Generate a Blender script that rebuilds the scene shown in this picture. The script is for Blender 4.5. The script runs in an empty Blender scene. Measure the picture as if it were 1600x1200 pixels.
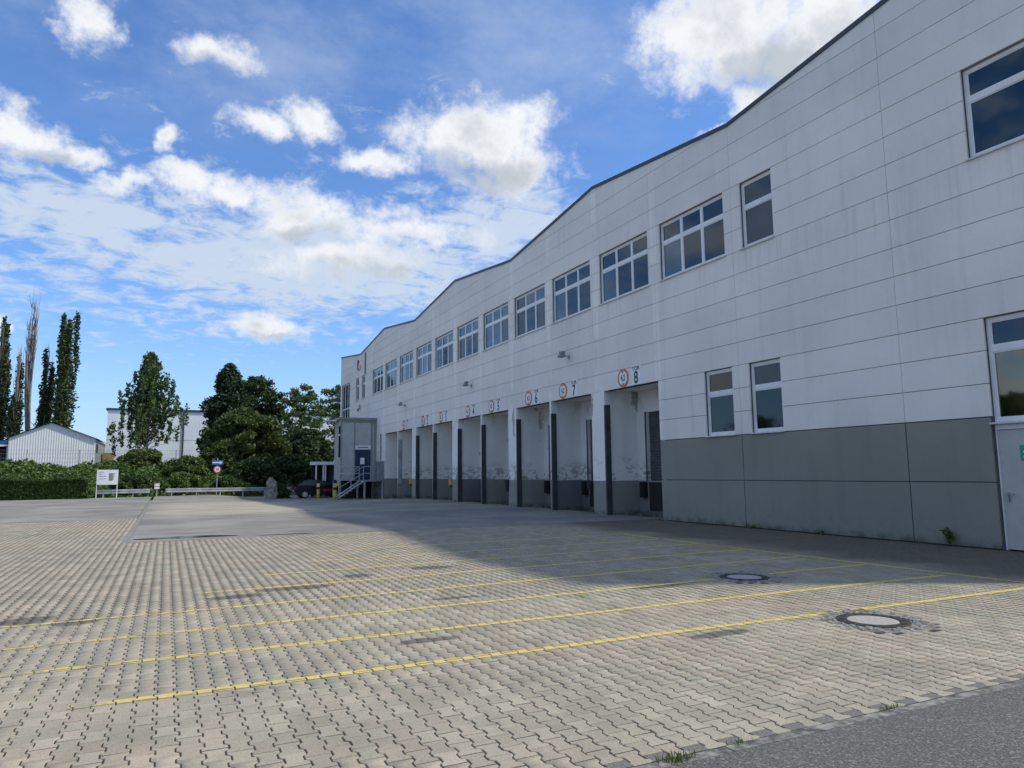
import bpy, math, random
import numpy as np
from mathutils import Matrix, Vector
random.seed(7); rng = np.random.default_rng(7)
R = math.radians
scene = bpy.context.scene
COL = scene.collection

# ------------------------------------------------------------------ camera
cam_d = bpy.data.cameras.new('camera'); cam = bpy.data.objects.new('camera', cam_d); COL.objects.link(cam)
cam_d.sensor_width = 36.0; cam_d.lens = 25.142; cam_d.clip_start = 0.05; cam_d.clip_end = 5000
HEAD, PITCH, ROLL = R(25.696), R(7.05), R(-0.603)
_f = Vector((math.sin(HEAD) * math.cos(PITCH), math.cos(HEAD) * math.cos(PITCH), math.sin(PITCH)))
_r = Vector((math.cos(HEAD), -math.sin(HEAD), 0)); _u = _r.cross(_f)
_r2 = _r * math.cos(ROLL) + _u * math.sin(ROLL); _u2 = _u * math.cos(ROLL) - _r * math.sin(ROLL)
M = Matrix.Identity(4)
for i in range(3):
    M[i][0], M[i][1], M[i][2] = _r2[i], _u2[i], -_f[i]
M[2][3] = 1.6
cam.matrix_world = M
scene.camera = cam

# ------------------------------------------------------------------ light
SUN_EL, SUN_AZ = R(49.4), R(118)          # azimuth clockwise from +Y
sd = bpy.data.lights.new('sun', 'SUN'); sd.energy = 2.4; sd.angle = R(2.0); sd.color = (1.0, 0.93, 0.81)
sun = bpy.data.objects.new('sun', sd); COL.objects.link(sun)
sv = Vector((math.sin(SUN_AZ) * math.cos(SUN_EL), math.cos(SUN_AZ) * math.cos(SUN_EL), math.sin(SUN_EL)))
sun.rotation_euler = (-sv).to_track_quat('-Z', 'Y').to_euler()
sun.location = sv * 100
scene.view_settings.view_transform = 'Standard'; scene.view_settings.look = 'None'
scene.view_settings.exposure = 0.52; scene.view_settings.gamma = 1.0
scene.view_settings.use_curve_mapping = False

# ------------------------------------------------------------------ node helpers
class NT:
    def __init__(s, tree): s.t = tree; s.n = tree.nodes; s.l = tree.links
    def put(s, sock, v):
        if hasattr(v, 'is_output'): s.l.new(v, sock)
        elif v is not None:
            if isinstance(v, (tuple, list)) and len(v) == 3 and sock.type == 'RGBA': v = (*v, 1)
            sock.default_value = v
    def math(s, op, a, b=None, c=None, clamp=False):
        n = s.n.new('ShaderNodeMath'); n.operation = op; n.use_clamp = clamp
        s.put(n.inputs[0], a)
        if b is not None: s.put(n.inputs[1], b)
        if c is not None: s.put(n.inputs[2], c)
        return n.outputs[0]
    def vmath(s, op, a, b=None):
        n = s.n.new('ShaderNodeVectorMath'); n.operation = op
        s.put(n.inputs[0], a)
        if b is not None: s.put(n.inputs[1], b)
        return n.outputs['Value'] if op in ('LENGTH', 'DOT_PRODUCT', 'DISTANCE') else n.outputs[0]
    def mix(s, f, a, b):
        n = s.n.new('ShaderNodeMix'); n.data_type = 'RGBA'; n.clamp_factor = True
        s.put(n.inputs[0], f); s.put(n.inputs[6], a); s.put(n.inputs[7], b)
        return n.outputs[2]
    def noise(s, vec, scale, detail=4, rough=0.55, col=False, dist=0.0):
        n = s.n.new('ShaderNodeTexNoise'); s.put(n.inputs['Vector'], vec)
        n.inputs['Scale'].default_value = scale; n.inputs['Detail'].default_value = detail
        n.inputs['Roughness'].default_value = rough; n.inputs['Distortion'].default_value = dist
        return n.outputs[1 if col else 0]
    def step(s, v, lo, hi, a=0.0, b=1.0):
        n = s.n.new('ShaderNodeMapRange'); n.interpolation_type = 'SMOOTHSTEP'
        s.put(n.inputs[0], v); s.put(n.inputs[1], lo); s.put(n.inputs[2], hi); s.put(n.inputs[3], a); s.put(n.inputs[4], b)
        return n.outputs[0]
    def comb(s, x, y, z):
        n = s.n.new('ShaderNodeCombineXYZ'); s.put(n.inputs[0], x); s.put(n.inputs[1], y); s.put(n.inputs[2], z); return n.outputs[0]
    def sep(s, v):
        n = s.n.new('ShaderNodeSeparateXYZ'); s.put(n.inputs[0], v); return n.outputs
    def pos(s): return s.n.new('ShaderNodeNewGeometry').outputs['Position']
    def attr(s, name):
        n = s.n.new('ShaderNodeAttribute'); n.attribute_name = name; return n.outputs['Fac']
    def hsv(s, c, val):
        n = s.n.new('ShaderNodeVectorMath'); n.operation = 'SCALE'; s.put(n.inputs[0], c); s.put(n.inputs['Scale'], val); return n.outputs[0]

# ------------------------------------------------------------------ sky
world = bpy.data.worlds.new('World'); scene.world = world; world.use_nodes = True
wt = NT(world.node_tree); wt.n.clear()
sky = wt.n.new('ShaderNodeTexSky'); sky.sky_type = 'NISHITA'; sky.sun_disc = False
sky.sun_elevation = SUN_EL; sky.sun_rotation = SUN_AZ; sky.altitude = 50; sky.air_density = 1.0; sky.dust_density = 0.5; sky.ozone_density = 2.2
dirv = wt.vmath('NORMALIZE', wt.n.new('ShaderNodeTexCoord').outputs['Generated'])
warp = wt.vmath('SUBTRACT', wt.noise(dirv, 7.0, 6, 0.62, col=True), (0.5, 0.5, 0.5))
warp2 = wt.vmath('SUBTRACT', wt.noise(dirv, 26.0, 5, 0.6, col=True), (0.5, 0.5, 0.5))
wx, wy, wz = wt.sep(wt.vmath('ADD', wt.hsv(warp, 9.0), wt.hsv(warp2, 3.2)))
dx, dy, dz = wt.sep(dirv)
az = wt.math('MULTIPLY', wt.math('ARCTAN2', dx, dy), 180 / math.pi)
el = wt.math('MULTIPLY', wt.math('ARCSINE', dz), 180 / math.pi)
azw = wt.math('ADD', az, wx); elw = wt.math('ADD', el, wt.math('MULTIPLY', wz, 0.55))
def blobs(lst):
    out = None
    for (a0, e0, sa, se, k) in lst:
        da = wt.math('DIVIDE', wt.math('SUBTRACT', azw, a0), sa)
        de = wt.math('DIVIDE', wt.math('SUBTRACT', elw, e0), se)
        rr = wt.math('SQRT', wt.math('ADD', wt.math('MULTIPLY', da, da), wt.math('MULTIPLY', de, de)))
        v = wt.math('MULTIPLY', wt.math('SUBTRACT', 1.0, rr), k)
        out = v if out is None else wt.math('MAXIMUM', out, v)
    return out
CUM = [(22.7, 25.9, 8.0, 3.7, 1), (26.0, 24.0, 5.5, 2.6, 1), (14.2, 24.4, 4.6, 1.5, .8), (8.8, 26.8, 3.1, 1.6, .8), (5.0, 25.7, 2.8, 1.2, .7),
       (8.8, 19.8, 4.8, 2.6, 1), (2.4, 20.7, 3.6, 1.3, .8), (-3.4, 20.4, 2.7, .9, .8), (-10.8, 23.0, 3.2, 1.9, 1), (-7.5, 21.9, 3.0, 1.0, .9),
       (-7.1, 30.5, 2.6, 2.5, .9), (1.9, 30.2, 3.6, 1.4, .8), (.3, 23.3, 1.1, 1.3, .7), (43.5, 32.0, 7.8, 5.0, 1), (50.5, 30.5, 8.0, 5.0, 1),
       (46.2, 27.3, 4.8, 2.5, .9), (41.7, 25.6, 1.4, .8, .7), (6.4, 10.8, 3.4, 1.2, .9), (-10.9, 9.4, 1.6, 1.6, 1), (17.0, 19.2, 9.0, 1.6, .55), (12.0, 16.4, 8.0, 1.7, .7)]
cumd = blobs(CUM)
edge = wt.noise(dirv, 22.0, 11, 0.66)
cumd = wt.math('ADD', cumd, wt.math('MULTIPLY', wt.math('SUBTRACT', edge, 0.5), 1.7))
# unseen cumulus outside the stretch described above, cover raised to brighten shaded walls
gen = wt.noise(wt.comb(wt.math('MULTIPLY', dx, 1.0), dy, wt.math('MULTIPLY', dz, 2.2)), 3.2, 8, 0.58)
side = wt.step(wt.math('ABSOLUTE', wt.math('SUBTRACT', az, 24.0)), 42.0, 60.0)
gend = wt.math('MULTIPLY', wt.math('SUBTRACT', gen, 0.515), wt.math('MULTIPLY', side, 4.0))
cum_a = wt.math('MAXIMUM', wt.step(cumd, -0.08, 0.66), wt.step(gend, 0.0, 0.30))
# broken high veil
pl = wt.math('ADD', wt.math('MAXIMUM', dz, 0.0), 0.10)
pv = wt.comb(wt.math('DIVIDE', dx, pl), wt.math('DIVIDE', dy, pl), 0.0)
v1 = wt.noise(pv, 8.0, 10, 0.66, dist=0.5); v2 = wt.noise(pv, 0.9, 4, 0.5)
band = wt.math('MULTIPLY', wt.step(el, 7.5, 12.5), wt.step(el, 19.5, 24.5, 1.0, 0.0))
bank = wt.step(blobs([(9.0, 16.2, 19.0, 4.6, 1), (-6.0, 17.5, 9.0, 3.0, .8), (26.0, 20.0, 9.0, 4.0, .9)]), 0.0, 0.75, 0.0, 0.34)
veil = wt.math('ADD', wt.math('ADD', bank, wt.math('MULTIPLY', band, 0.24)), wt.math('MULTIPLY', wt.math('SUBTRACT', v2, 0.5), 0.5))
veil = wt.math('ADD', veil, wt.math('MULTIPLY', wt.math('SUBTRACT', v1, 0.5), 1.5))
veil_a = wt.step(veil, 0.08, 0.50, 0.0, 0.9)
top = wt.math('MULTIPLY', wt.step(wt.math('ADD', wt.noise(pv, 2.0, 7, 0.65), wt.math('MULTIPLY', v2, 0.5)), 0.62, 1.0, 0.0, 0.42), wt.step(el, 22, 30))
veil_a = wt.math('MAXIMUM', veil_a, top)
# cloud undersides are greyer than their tops
und = blobs([(23.5, 23.6, 7.5, 2.0, 1), (9.5, 18.4, 4.2, 1.5, 1), (15.0, 15.6, 7.0, 1.6, .8), (47.5, 29.5, 7.0, 3.0, 1), (-9.0, 21.6, 3.0, .8, .8), (1.9, 29.5, 3.0, .8, .6), (7.0, 10.2, 2.6, .6, .7)])
inner = wt.math('MULTIPLY', wt.step(cumd, 0.25, 0.95), wt.step(wt.noise(dirv, 13.0, 8, 0.6), 0.42, 0.68))
und_f = wt.math('MAXIMUM', wt.step(wt.math('ADD', und, wt.math('MULTIPLY', wt.math('SUBTRACT', edge, 0.5), 1.6)), 0.0, 0.8, 0.0, 0.85), wt.math('MULTIPLY', inner, 0.6))
skyc = wt.hsv(sky.outputs[0], 1.0)
tint = wt.vmath('MULTIPLY', skyc, (0.50, 0.67, 0.90))
veil_col = (2.9, 3.35, 4.0); white = (4.3, 4.4, 4.55); grey = (2.2, 2.45, 2.8)
tint = wt.mix(wt.step(el, 0.0, 14.0, 0.45, 0.0), tint, (2.3, 2.9, 3.7))
c1 = wt.mix(veil_a, tint, veil_col)
c2 = wt.mix(cum_a, c1, wt.mix(und_f, white, grey))
bg = wt.n.new('ShaderNodeBackground'); wt.put(bg.inputs[0], c2); bg.inputs[1].default_value = 0.15
wo = wt.n.new('ShaderNodeOutputWorld'); wt.l.new(bg.outputs[0], wo.inputs[0])

# ------------------------------------------------------------------ materials
MAT = {}
def new_mat(name):
    m = bpy.data.materials.new(name); m.use_nodes = True; t = NT(m.node_tree); t.n.clear()
    out = t.n.new('ShaderNodeOutputMaterial'); b = t.n.new('ShaderNodeBsdfPrincipled'); t.l.new(b.outputs[0], out.inputs[0])
    MAT[name] = m
    return m, t, b, out
def bump(t, b, h, dist, strength=0.6):
    n = t.n.new('ShaderNodeBump'); n.inputs['Distance'].default_value = dist; n.inputs['Strength'].default_value = strength
    t.put(n.inputs['Height'], h); t.l.new(n.outputs[0], b.inputs['Normal'])
def simple(name, c, rough=0.6, metal=0.0, var=0.18, scale=3.0, spec=0.5, dirt=0.0):
    m, t, b, o = new_mat(name)
    p = t.pos(); n = t.noise(p, scale, 6, 0.6)
    f = t.step(n, 0.3, 0.7, 1 - var, 1 + var)
    col = t.hsv(c, f)
    if dirt:
        x, y, z = t.sep(p)
        st = t.noise(t.comb(t.math('MULTIPLY', x, 4.0), t.math('MULTIPLY', y, 4.0), t.math('MULTIPLY', z, 0.5)), 1.0, 5, 0.6)
        col = t.mix(t.step(st, 0.5, 0.8, 0.0, dirt), col, (0.10, 0.09, 0.075))
    t.put(b.inputs['Base Color'], col); b.inputs['Roughness'].default_value = rough
    b.inputs['Metallic'].default_value = metal; b.inputs['Specular IOR Level'].default_value = spec
    return m
simple('white_frame', (0.74, 0.75, 0.76), 0.35, var=0.06)
simple('sill', (0.62, 0.63, 0.64), 0.45, var=0.12, dirt=0.4)
simple('wood_edge', (0.30, 0.22, 0.17), 0.7)
simple('coping', (0.022, 0.040, 0.066), 0.45, var=0.15)
simple('core', (0.10, 0.10, 0.10), 0.9)
simple('post_dark', (0.035, 0.043, 0.052), 0.55, var=0.3, scale=2.0)
simple('rubber', (0.012, 0.012, 0.013), 0.8, var=0.3)
simple('pit', (0.02, 0.02, 0.021), 0.9)
simple('shutter', (0.085, 0.095, 0.105), 0.5, var=0.2)
simple('roofing', (0.12, 0.13, 0.14), 0.8)
simple('steel', (0.34, 0.36, 0.38), 0.45, 0.6, var=0.2, scale=1.5)
simple('galv', (0.42, 0.45, 0.48), 0.45, 0.5, var=0.25, scale=2.0)
simple('grey_paint', (0.22, 0.24, 0.24), 0.6, var=0.15)
simple('hut_panel', (0.44, 0.46, 0.45), 0.5, var=0.08)
simple('hut_trim', (0.26, 0.28, 0.28), 0.5, var=0.12)
simple('blue_door', (0.010, 0.035, 0.085), 0.4, var=0.25)
simple('white_plain', (0.78, 0.78, 0.78), 0.5, var=0.05)
simple('sign_white', (0.80, 0.81, 0.83), 0.45, var=0.05)
simple('black_ink', (0.012, 0.014, 0.022), 0.5, var=0.1)
simple('sign_orange', (0.60, 0.15, 0.035), 0.5, var=0.25, scale=9.0)
simple('sign_red', (0.45, 0.035, 0.045), 0.5, var=0.2, scale=9.0)
simple('sign_blue', (0.02, 0.12, 0.38), 0.4, var=0.1)
simple('sign_green', (0.02, 0.33, 0.24), 0.45, var=0.1)
simple('yellow_box', (0.60, 0.33, 0.03), 0.55, var=0.25)
simple('bollard_yellow', (0.62, 0.50, 0.10), 0.6, var=0.3, scale=4.0, dirt=0.6)
simple('bollard_black', (0.012, 0.012, 0.014), 0.6)
simple('rock', (0.24, 0.225, 0.20), 0.95, var=0.5, scale=4.0)
simple('car_paint', (0.006, 0.007, 0.012), 0.18, 0.0, var=0.1)
simple('car_red', (0.30, 0.012, 0.015), 0.25, var=0.1)
simple('tail_red', (0.25, 0.01, 0.01), 0.25, var=0.1)
simple('tyre', (0.012, 0.012, 0.012), 0.8)
simple('rim', (0.62, 0.63, 0.65), 0.3, 0.7, var=0.05)
simple('cast_iron', (0.045, 0.042, 0.040), 0.65, 0.3, var=0.35, scale=30)
simple('lid_concrete', (0.36, 0.34, 0.31), 0.9, var=0.2, scale=25)
simple('cobble', (0.24, 0.23, 0.205), 0.9, var=0.5, scale=14)
simple('bark', (0.10, 0.085, 0.07), 0.9, var=0.4, scale=2.0)
simple('bark_pale', (0.24, 0.215, 0.195), 0.9, var=0.3, scale=2.0)
simple('far_white', (0.70, 0.73, 0.75), 0.7, var=0.05, scale=0.4, dirt=0.12)
simple('shed_white', (0.74, 0.76, 0.76), 0.6, var=0.04, scale=0.5)
simple('shed_roof', (0.30, 0.31, 0.32), 0.7)
simple('blue_roof', (0.03, 0.09, 0.25), 0.5)
simple('brown_wood', (0.32, 0.20, 0.09), 0.8)
simple('pink_ink', (0.50, 0.03, 0.05), 0.5)
simple('grey_ink', (0.22, 0.28, 0.33), 0.5)
simple('soil', (0.19, 0.17, 0.13), 0.95, var=0.4)
simple('kerb_concrete', (0.17, 0.163, 0.145), 0.95, var=0.7, scale=11)

def glass(name, base, rough=0.04):
    m, t, b, o = new_mat(name)
    p = t.pos(); b.inputs['Roughness'].default_value = rough
    t.put(b.inputs['Base Color'], t.hsv(base, t.step(t.noise(p, 0.8, 3), 0.3, 0.7, 0.75, 1.25)))
    b.inputs['IOR'].default_value = 1.52; b.inputs['Specular IOR Level'].default_value = 0.6; b.inputs['Specular Tint'].default_value = (0.70, 0.88, 1.0, 1)
    bump(t, b, t.noise(p, 1.2, 2), 0.02, 0.10)
glass('glass_dark', (0.008, 0.024, 0.046)); glass('glass_curtain', (0.07, 0.115, 0.16)); glass('glass_blind', (0.060, 0.055, 0.055), 0.25)
glass('glass_black', (0.008, 0.012, 0.010)); glass('car_glass', (0.02, 0.03, 0.035))
m, t, b, o = new_mat('glass_clear')
tr = t.n.new('ShaderNodeBsdfTransparent'); tr.inputs[0].default_value = (0.72, 0.80, 0.76, 1); gl = t.n.new('ShaderNodeBsdfGlossy'); gl.inputs['Roughness'].default_value = 0.03
fr = t.n.new('ShaderNodeFresnel'); fr.inputs[0].default_value = 1.6; mx = t.n.new('ShaderNodeMixShader')
t.l.new(t.math('MULTIPLY', fr.outputs[0], 1.6, clamp=True), mx.inputs[0]); t.l.new(tr.outputs[0], mx.inputs[1]); t.l.new(gl.outputs[0], mx.inputs[2]); t.l.new(mx.outputs[0], o.inputs[0])

# painted aerated-concrete facade
def facade(name, c, streak=0.5, bands=False, scuff=False):
    m, t, b, o = new_mat(name)
    p = t.pos(); x, y, z = t.sep(p)
    big = t.noise(p, 0.35, 5, 0.6); fine = t.noise(p, 14.0, 6, 0.65)
    st = t.noise(t.comb(t.math('MULTIPLY', x, 2.2), t.math('MULTIPLY', y, 2.2), t.math('MULTIPLY', z, 0.16)), 1.3, 6, 0.62)
    f = t.math('ADD', t.step(big, 0.3, 0.7, 0.93, 1.04), t.math('MULTIPLY', t.math('SUBTRACT', fine, 0.5), 0.10))
    f = t.math('SUBTRACT', f, t.math('MULTIPLY', t.step(st, 0.48, 0.78), 0.16 * streak))
    rnd = t.n.new('ShaderNodeObjectInfo').outputs['Random']
    f = t.math('ADD', f, t.math('MULTIPLY', t.math('SUBTRACT', rnd, 0.5), 0.05))
    if bands:   # over-painted vertical joints
        q = t.math('ABSOLUTE', t.math('SUBTRACT', t.math('FRACT', t.math('ADD', t.math('DIVIDE', t.math('SUBTRACT', y, 15.55), 3.77), 0.5)), 0.5))
        bm = t.math('MULTIPLY', t.step(t.math('ADD', q, t.math('MULTIPLY', t.math('SUBTRACT', fine, 0.5), 0.02)), 0.025, 0.055, 1.0, 0.0), t.step(y, 18.8, 19.2))
        bm = t.math('MULTIPLY', bm, t.step(t.noise(p, 0.9, 3), 0.35, 0.6))
        f = t.math('ADD', f, t.math('MULTIPLY', bm, 0.13))
    col = t.hsv(c, f)
    col = t.mix(t.step(st, 0.58, 0.85, 0.0, 0.22 * streak), col, (0.30, 0.29, 0.25))
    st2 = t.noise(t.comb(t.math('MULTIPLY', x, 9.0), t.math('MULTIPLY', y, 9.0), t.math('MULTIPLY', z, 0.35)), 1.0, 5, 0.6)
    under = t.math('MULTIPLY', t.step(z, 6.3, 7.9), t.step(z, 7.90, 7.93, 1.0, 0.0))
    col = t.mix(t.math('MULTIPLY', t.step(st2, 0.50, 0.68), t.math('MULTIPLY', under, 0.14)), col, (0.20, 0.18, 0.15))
    splash = t.math('MULTIPLY', t.step(z, 0.05, 0.9, 1.0, 0.0), t.step(t.noise(p, 6.0, 6, 0.7), 0.42, 0.72, 0.0, 0.30))
    col = t.mix(splash, col, (0.13, 0.12, 0.095))
    if scuff:
        s1 = t.noise(t.comb(t.math('MULTIPLY', x, 1.5), t.math('MULTIPLY', y, 1.5), t.math('MULTIPLY', z, 2.4)), 2.1, 10, 0.78, dist=0.6)
        low = t.math('MULTIPLY', t.step(z, 1.2, 1.3), t.step(z, 1.45, 2.3, 1.0, 0.0))
        sm = t.math('MULTIPLY', t.step(t.math('ADD', s1, t.math('MULTIPLY', t.math('SUBTRACT', t.noise(p, 0.45, 3), 0.5), 0.5)), 0.50, 0.58), low)
        s2 = t.noise(p, 2.3, 8, 0.72); sm = t.math('MAXIMUM', t.math('MULTIPLY', sm, 0.75), t.step(s2, 0.64, 0.70, 0.0, 0.6))
        peel = t.step(t.math('ADD', t.noise(t.comb(t.math('MULTIPLY', x, 1.0), t.math('MULTIPLY', y, 1.3), t.math('MULTIPLY', z, 0.45)), 1.1, 7, 0.6), t.math('MULTIPLY', t.math('SUBTRACT', fine, 0.5), 0.08)), 0.625, 0.64, 0.0, 0.8)
        col = t.mix(peel, col, (0.34, 0.32, 0.27))
        hi = t.math('MULTIPLY', t.step(z, 3.7, 4.3), t.step(t.noise(p, 1.4, 6, 0.65), 0.48, 0.68, 0.0, 0.3))
        col = t.mix(t.math('MAXIMUM', sm, hi), col, (0.17, 0.165, 0.15))
    base_d = t.math('MULTIPLY', t.step(z, 0.02, 0.22, 1.0, 0.0), t.step(t.noise(p, 3.0, 5), 0.35, 0.65, 0.15, 0.8))
    col = t.mix(base_d, col, (0.075, 0.075, 0.06))
    t.put(b.inputs['Base Color'], col); b.inputs['Roughness'].default_value = 0.8; b.inputs['Specular IOR Level'].default_value = 0.3
    bump(t, b, fine, 0.004, 0.35)
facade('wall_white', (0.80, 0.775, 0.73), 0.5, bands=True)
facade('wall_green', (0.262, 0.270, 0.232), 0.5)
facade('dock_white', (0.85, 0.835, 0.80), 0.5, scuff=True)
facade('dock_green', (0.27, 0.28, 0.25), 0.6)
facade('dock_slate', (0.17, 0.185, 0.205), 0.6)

# paving: one colour recipe, tint from an attribute (joined field) or from the object (single blocks)
STAINS = [(2.36, 6.82, .30, .10), (4.16, 11.9, .35, .22), (0.9, 10.4, .40, .16), (1.75, 10.75, .55, .16), (2.8, 11.55, .25, .2), (6.25, 8.4, .50, .16), (-1.36, 9.87, .3, .25), (-.83, 9.5, .25, .2), (5.0, 5.7, .4, .1), (3.4, 8.9, .3, .08)]
def paver(name, attr):
    m, t, b, o = new_mat(name)
    p = t.pos(); x, y, z = t.sep(p)
    tint = t.attr('tint') if attr else t.n.new('ShaderNodeObjectInfo').outputs['Random']
    tint2 = t.math('FRACT', t.math('MULTIPLY', tint, 7.31))
    big = t.noise(p, 0.22, 5, 0.6); med = t.noise(p, 1.6, 5, 0.6); fine = t.noise(p, 55.0, 5, 0.7); spk = t.noise(p, 120.0, 2, 0.5)
    col = t.mix(t.step(t.math('ADD', t.math('MULTIPLY', tint, 0.22), t.math('MULTIPLY', t.noise(p, 0.8, 4), 0.9)), 0.45, 0.72), (0.420, 0.380, 0.284), (0.432, 0.358, 0.272))
    col = t.mix(t.step(big, 0.40, 0.62, 0.0, 0.65), col, (0.365, 0.338, 0.265))
    f = t.math('ADD', 0.84, t.math('MULTIPLY', t.math('MULTIPLY', tint2, tint2), 0.22))
    f = t.math('ADD', f, t.math('MULTIPLY', t.math('SUBTRACT', fine, 0.5), 0.75))
    f = t.math('MULTIPLY', f, t.step(med, 0.25, 0.7, 0.82, 1.08))
    col = t.hsv(col, f)
    col = t.mix(t.step(spk, 0.62, 0.70, 0.0, 0.8), col, (0.09, 0.085, 0.075))
    mask = None
    w = t.math('MULTIPLY', t.math('SUBTRACT', t.noise(p, 4.0, 5, 0.65), 0.5), 1.6)
    for (cx, cy, sx, sy) in STAINS:
        d = t.vmath('LENGTH', t.comb(t.math('DIVIDE', t.math('SUBTRACT', x, cx), sx), t.math('DIVIDE', t.math('SUBTRACT', y, cy), sy), 0.0))
        v = t.step(t.math('ADD', d, w), 0.75, 1.25, 0.72, 0.0)
        mask = v if mask is None else t.math('MAXIMUM', mask, v)
    col = t.mix(mask, col, (0.075, 0.072, 0.066))
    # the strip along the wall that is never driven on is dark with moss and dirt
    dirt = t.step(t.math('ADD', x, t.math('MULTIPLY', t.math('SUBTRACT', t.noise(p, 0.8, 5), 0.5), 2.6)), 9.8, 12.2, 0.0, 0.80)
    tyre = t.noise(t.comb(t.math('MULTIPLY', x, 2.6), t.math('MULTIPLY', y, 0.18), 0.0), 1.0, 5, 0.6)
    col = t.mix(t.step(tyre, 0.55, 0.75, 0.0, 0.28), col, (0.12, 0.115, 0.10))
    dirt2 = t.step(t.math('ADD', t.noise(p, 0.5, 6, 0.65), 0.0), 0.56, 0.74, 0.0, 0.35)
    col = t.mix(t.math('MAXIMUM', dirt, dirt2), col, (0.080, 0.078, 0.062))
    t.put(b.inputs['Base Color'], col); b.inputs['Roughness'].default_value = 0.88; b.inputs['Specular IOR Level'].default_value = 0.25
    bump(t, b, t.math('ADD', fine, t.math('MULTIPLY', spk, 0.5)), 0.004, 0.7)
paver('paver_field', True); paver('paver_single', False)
m, t, b, o = new_mat('joint_sand'); p = t.pos()
t.put(b.inputs['Base Color'], t.mix(t.step(t.noise(p, 2.2, 7, .7), .48, .8), (0.035, 0.031, 0.024), (0.11, 0.096, 0.070))); b.inputs['Roughness'].default_value = 1.0
m, t, b, o = new_mat('edge_block'); p = t.pos()
t.put(b.inputs['Base Color'], t.hsv((0.155, 0.148, 0.132), t.step(t.noise(p, 60, 5), 0.3, 0.7, 0.7, 1.3))); b.inputs['Roughness'].default_value = 0.9
m, t, b, o = new_mat('line_paint'); p = t.pos(); x, y, z = t.sep(p)
wear = t.math('ADD', t.noise(p, 5.0, 7, 0.7), t.math('MULTIPLY', t.step(x, -1.5, 3.0, 0.22, 0.0), 1.0))
wear = t.math('ADD', wear, t.step(y, 10.0, 15.0, 0.0, 0.03))
yc = t.hsv((0.66, 0.52, 0.14), t.step(t.noise(p, 40, 4), 0.3, 0.7, 0.85, 1.1))
t.put(b.inputs['Base Color'], t.mix(t.step(wear, 0.60, 0.80), yc, (0.33, 0.30, 0.22))); b.inputs['Roughness'].default_value = 0.75

m, t, b, o = new_mat('asphalt'); p = t.pos()
fine = t.noise(p, 70, 4, 0.7); agg = t.n.new('ShaderNodeTexVoronoi'); agg.inputs['Scale'].default_value = 75; t.put(agg.inputs['Vector'], p)
f = t.math('ADD', t.step(fine, 0.32, 0.68, 0.35, 1.6), t.math('MULTIPLY', t.noise(p, 1.0, 5), 0.3))
col = t.hsv((0.092, 0.088, 0.081), f)
sc = t.n.new('ShaderNodeSeparateColor'); t.l.new(agg.outputs['Color'], sc.inputs[0])
col = t.mix(t.step(sc.outputs[0], 0.80, 0.95, 0.0, 0.7), col, (0.24, 0.235, 0.22))
t.put(b.inputs['Base Color'], col); b.inputs['Roughness'].default_value = 0.9; bump(t, b, fine, 0.006, 0.9)

# the old yard surface: grey asphalt, a dusty pale stretch, dark wet streaks, small setts in front of the docks
m, t, b, o = new_mat('yard'); p = t.pos(); x, y, z = t.sep(p)
n1 = t.noise(p, 0.30, 6, 0.6); fine = t.noise(p, 30, 5, 0.7)
strk = t.noise(t.comb(t.math('MULTIPLY', x, 0.22), t.math('MULTIPLY', y, 1.1), 0.0), 1.0, 6, 0.6)
col = t.hsv((0.265, 0.25, 0.218), t.math('ADD', t.step(n1, 0.32, 0.68, 0.72, 1.18), t.math('MULTIPLY', t.math('SUBTRACT', fine, 0.5), 0.5)))
wv = t.math('MULTIPLY', t.math('SUBTRACT', t.noise(p, 0.35, 5), 0.5), 9.0)
dust = t.math('MULTIPLY', t.math('MULTIPLY', t.step(t.math('ADD', y, wv), 30.5, 34.0), t.step(t.math('ADD', y, wv), 44.0, 50.0, 1.0, 0.0)), t.math('MULTIPLY', t.step(t.math('ADD', x, t.math('MULTIPLY', wv, .3)), -1.2, 0.6), t.step(t.math('ADD', x, t.math('MULTIPLY', wv, .3)), 6.0, 8.0, 1.0, 0.0)))
col = t.mix(t.math('MULTIPLY', dust, t.step(strk, 0.36, 0.5, 0.2, 0.9)), col, (0.42, 0.375, 0.285))
col = t.mix(t.step(strk, 0.54, 0.68, 0.0, 0.6), col, (0.13, 0.125, 0.115))
br = t.n.new('ShaderNodeTexBrick'); t.put(br.inputs['Vector'], t.comb(y, x, 0.0)); br.inputs['Scale'].default_value = 1.0
br.inputs['Brick Width'].default_value = 0.21; br.inputs['Row Height'].default_value = 0.11; br.inputs['Mortar Size'].default_value = 0.008
br.inputs['Color1'].default_value = (0.27, 0.265, 0.25, 1); br.inputs['Color2'].default_value = (0.21, 0.21, 0.20, 1); br.inputs['Mortar'].default_value = (0.05, 0.05, 0.045, 1)
sett = t.math('MULTIPLY', t.step(x, 7.0, 7.6), t.step(y, 30.2, 30.5, 1.0, 0.0))
col = t.mix(sett, col, t.hsv(br.outputs[0], t.step(n1, 0.3, 0.7, 0.75, 1.2)))
t.put(b.inputs['Base Color'], col); b.inputs['Roughness'].default_value = 0.85; b.inputs['Specular IOR Level'].default_value = 0.3; bump(t, b, fine, 0.005, 0.6)

m, t, b, o = new_mat('water'); b.inputs['Base Color'].default_value = (0.05, 0.05, 0.044, 1); b.inputs['Roughness'].default_value = 0.12; b.inputs['IOR'].default_value = 1.33
m, t, b, o = new_mat('terrain'); p = t.pos()
t.put(b.inputs['Base Color'], t.mix(t.noise(p, 0.5, 6), (0.035, 0.055, 0.018), (0.085, 0.08, 0.035))); b.inputs['Roughness'].default_value = 1.0

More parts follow.
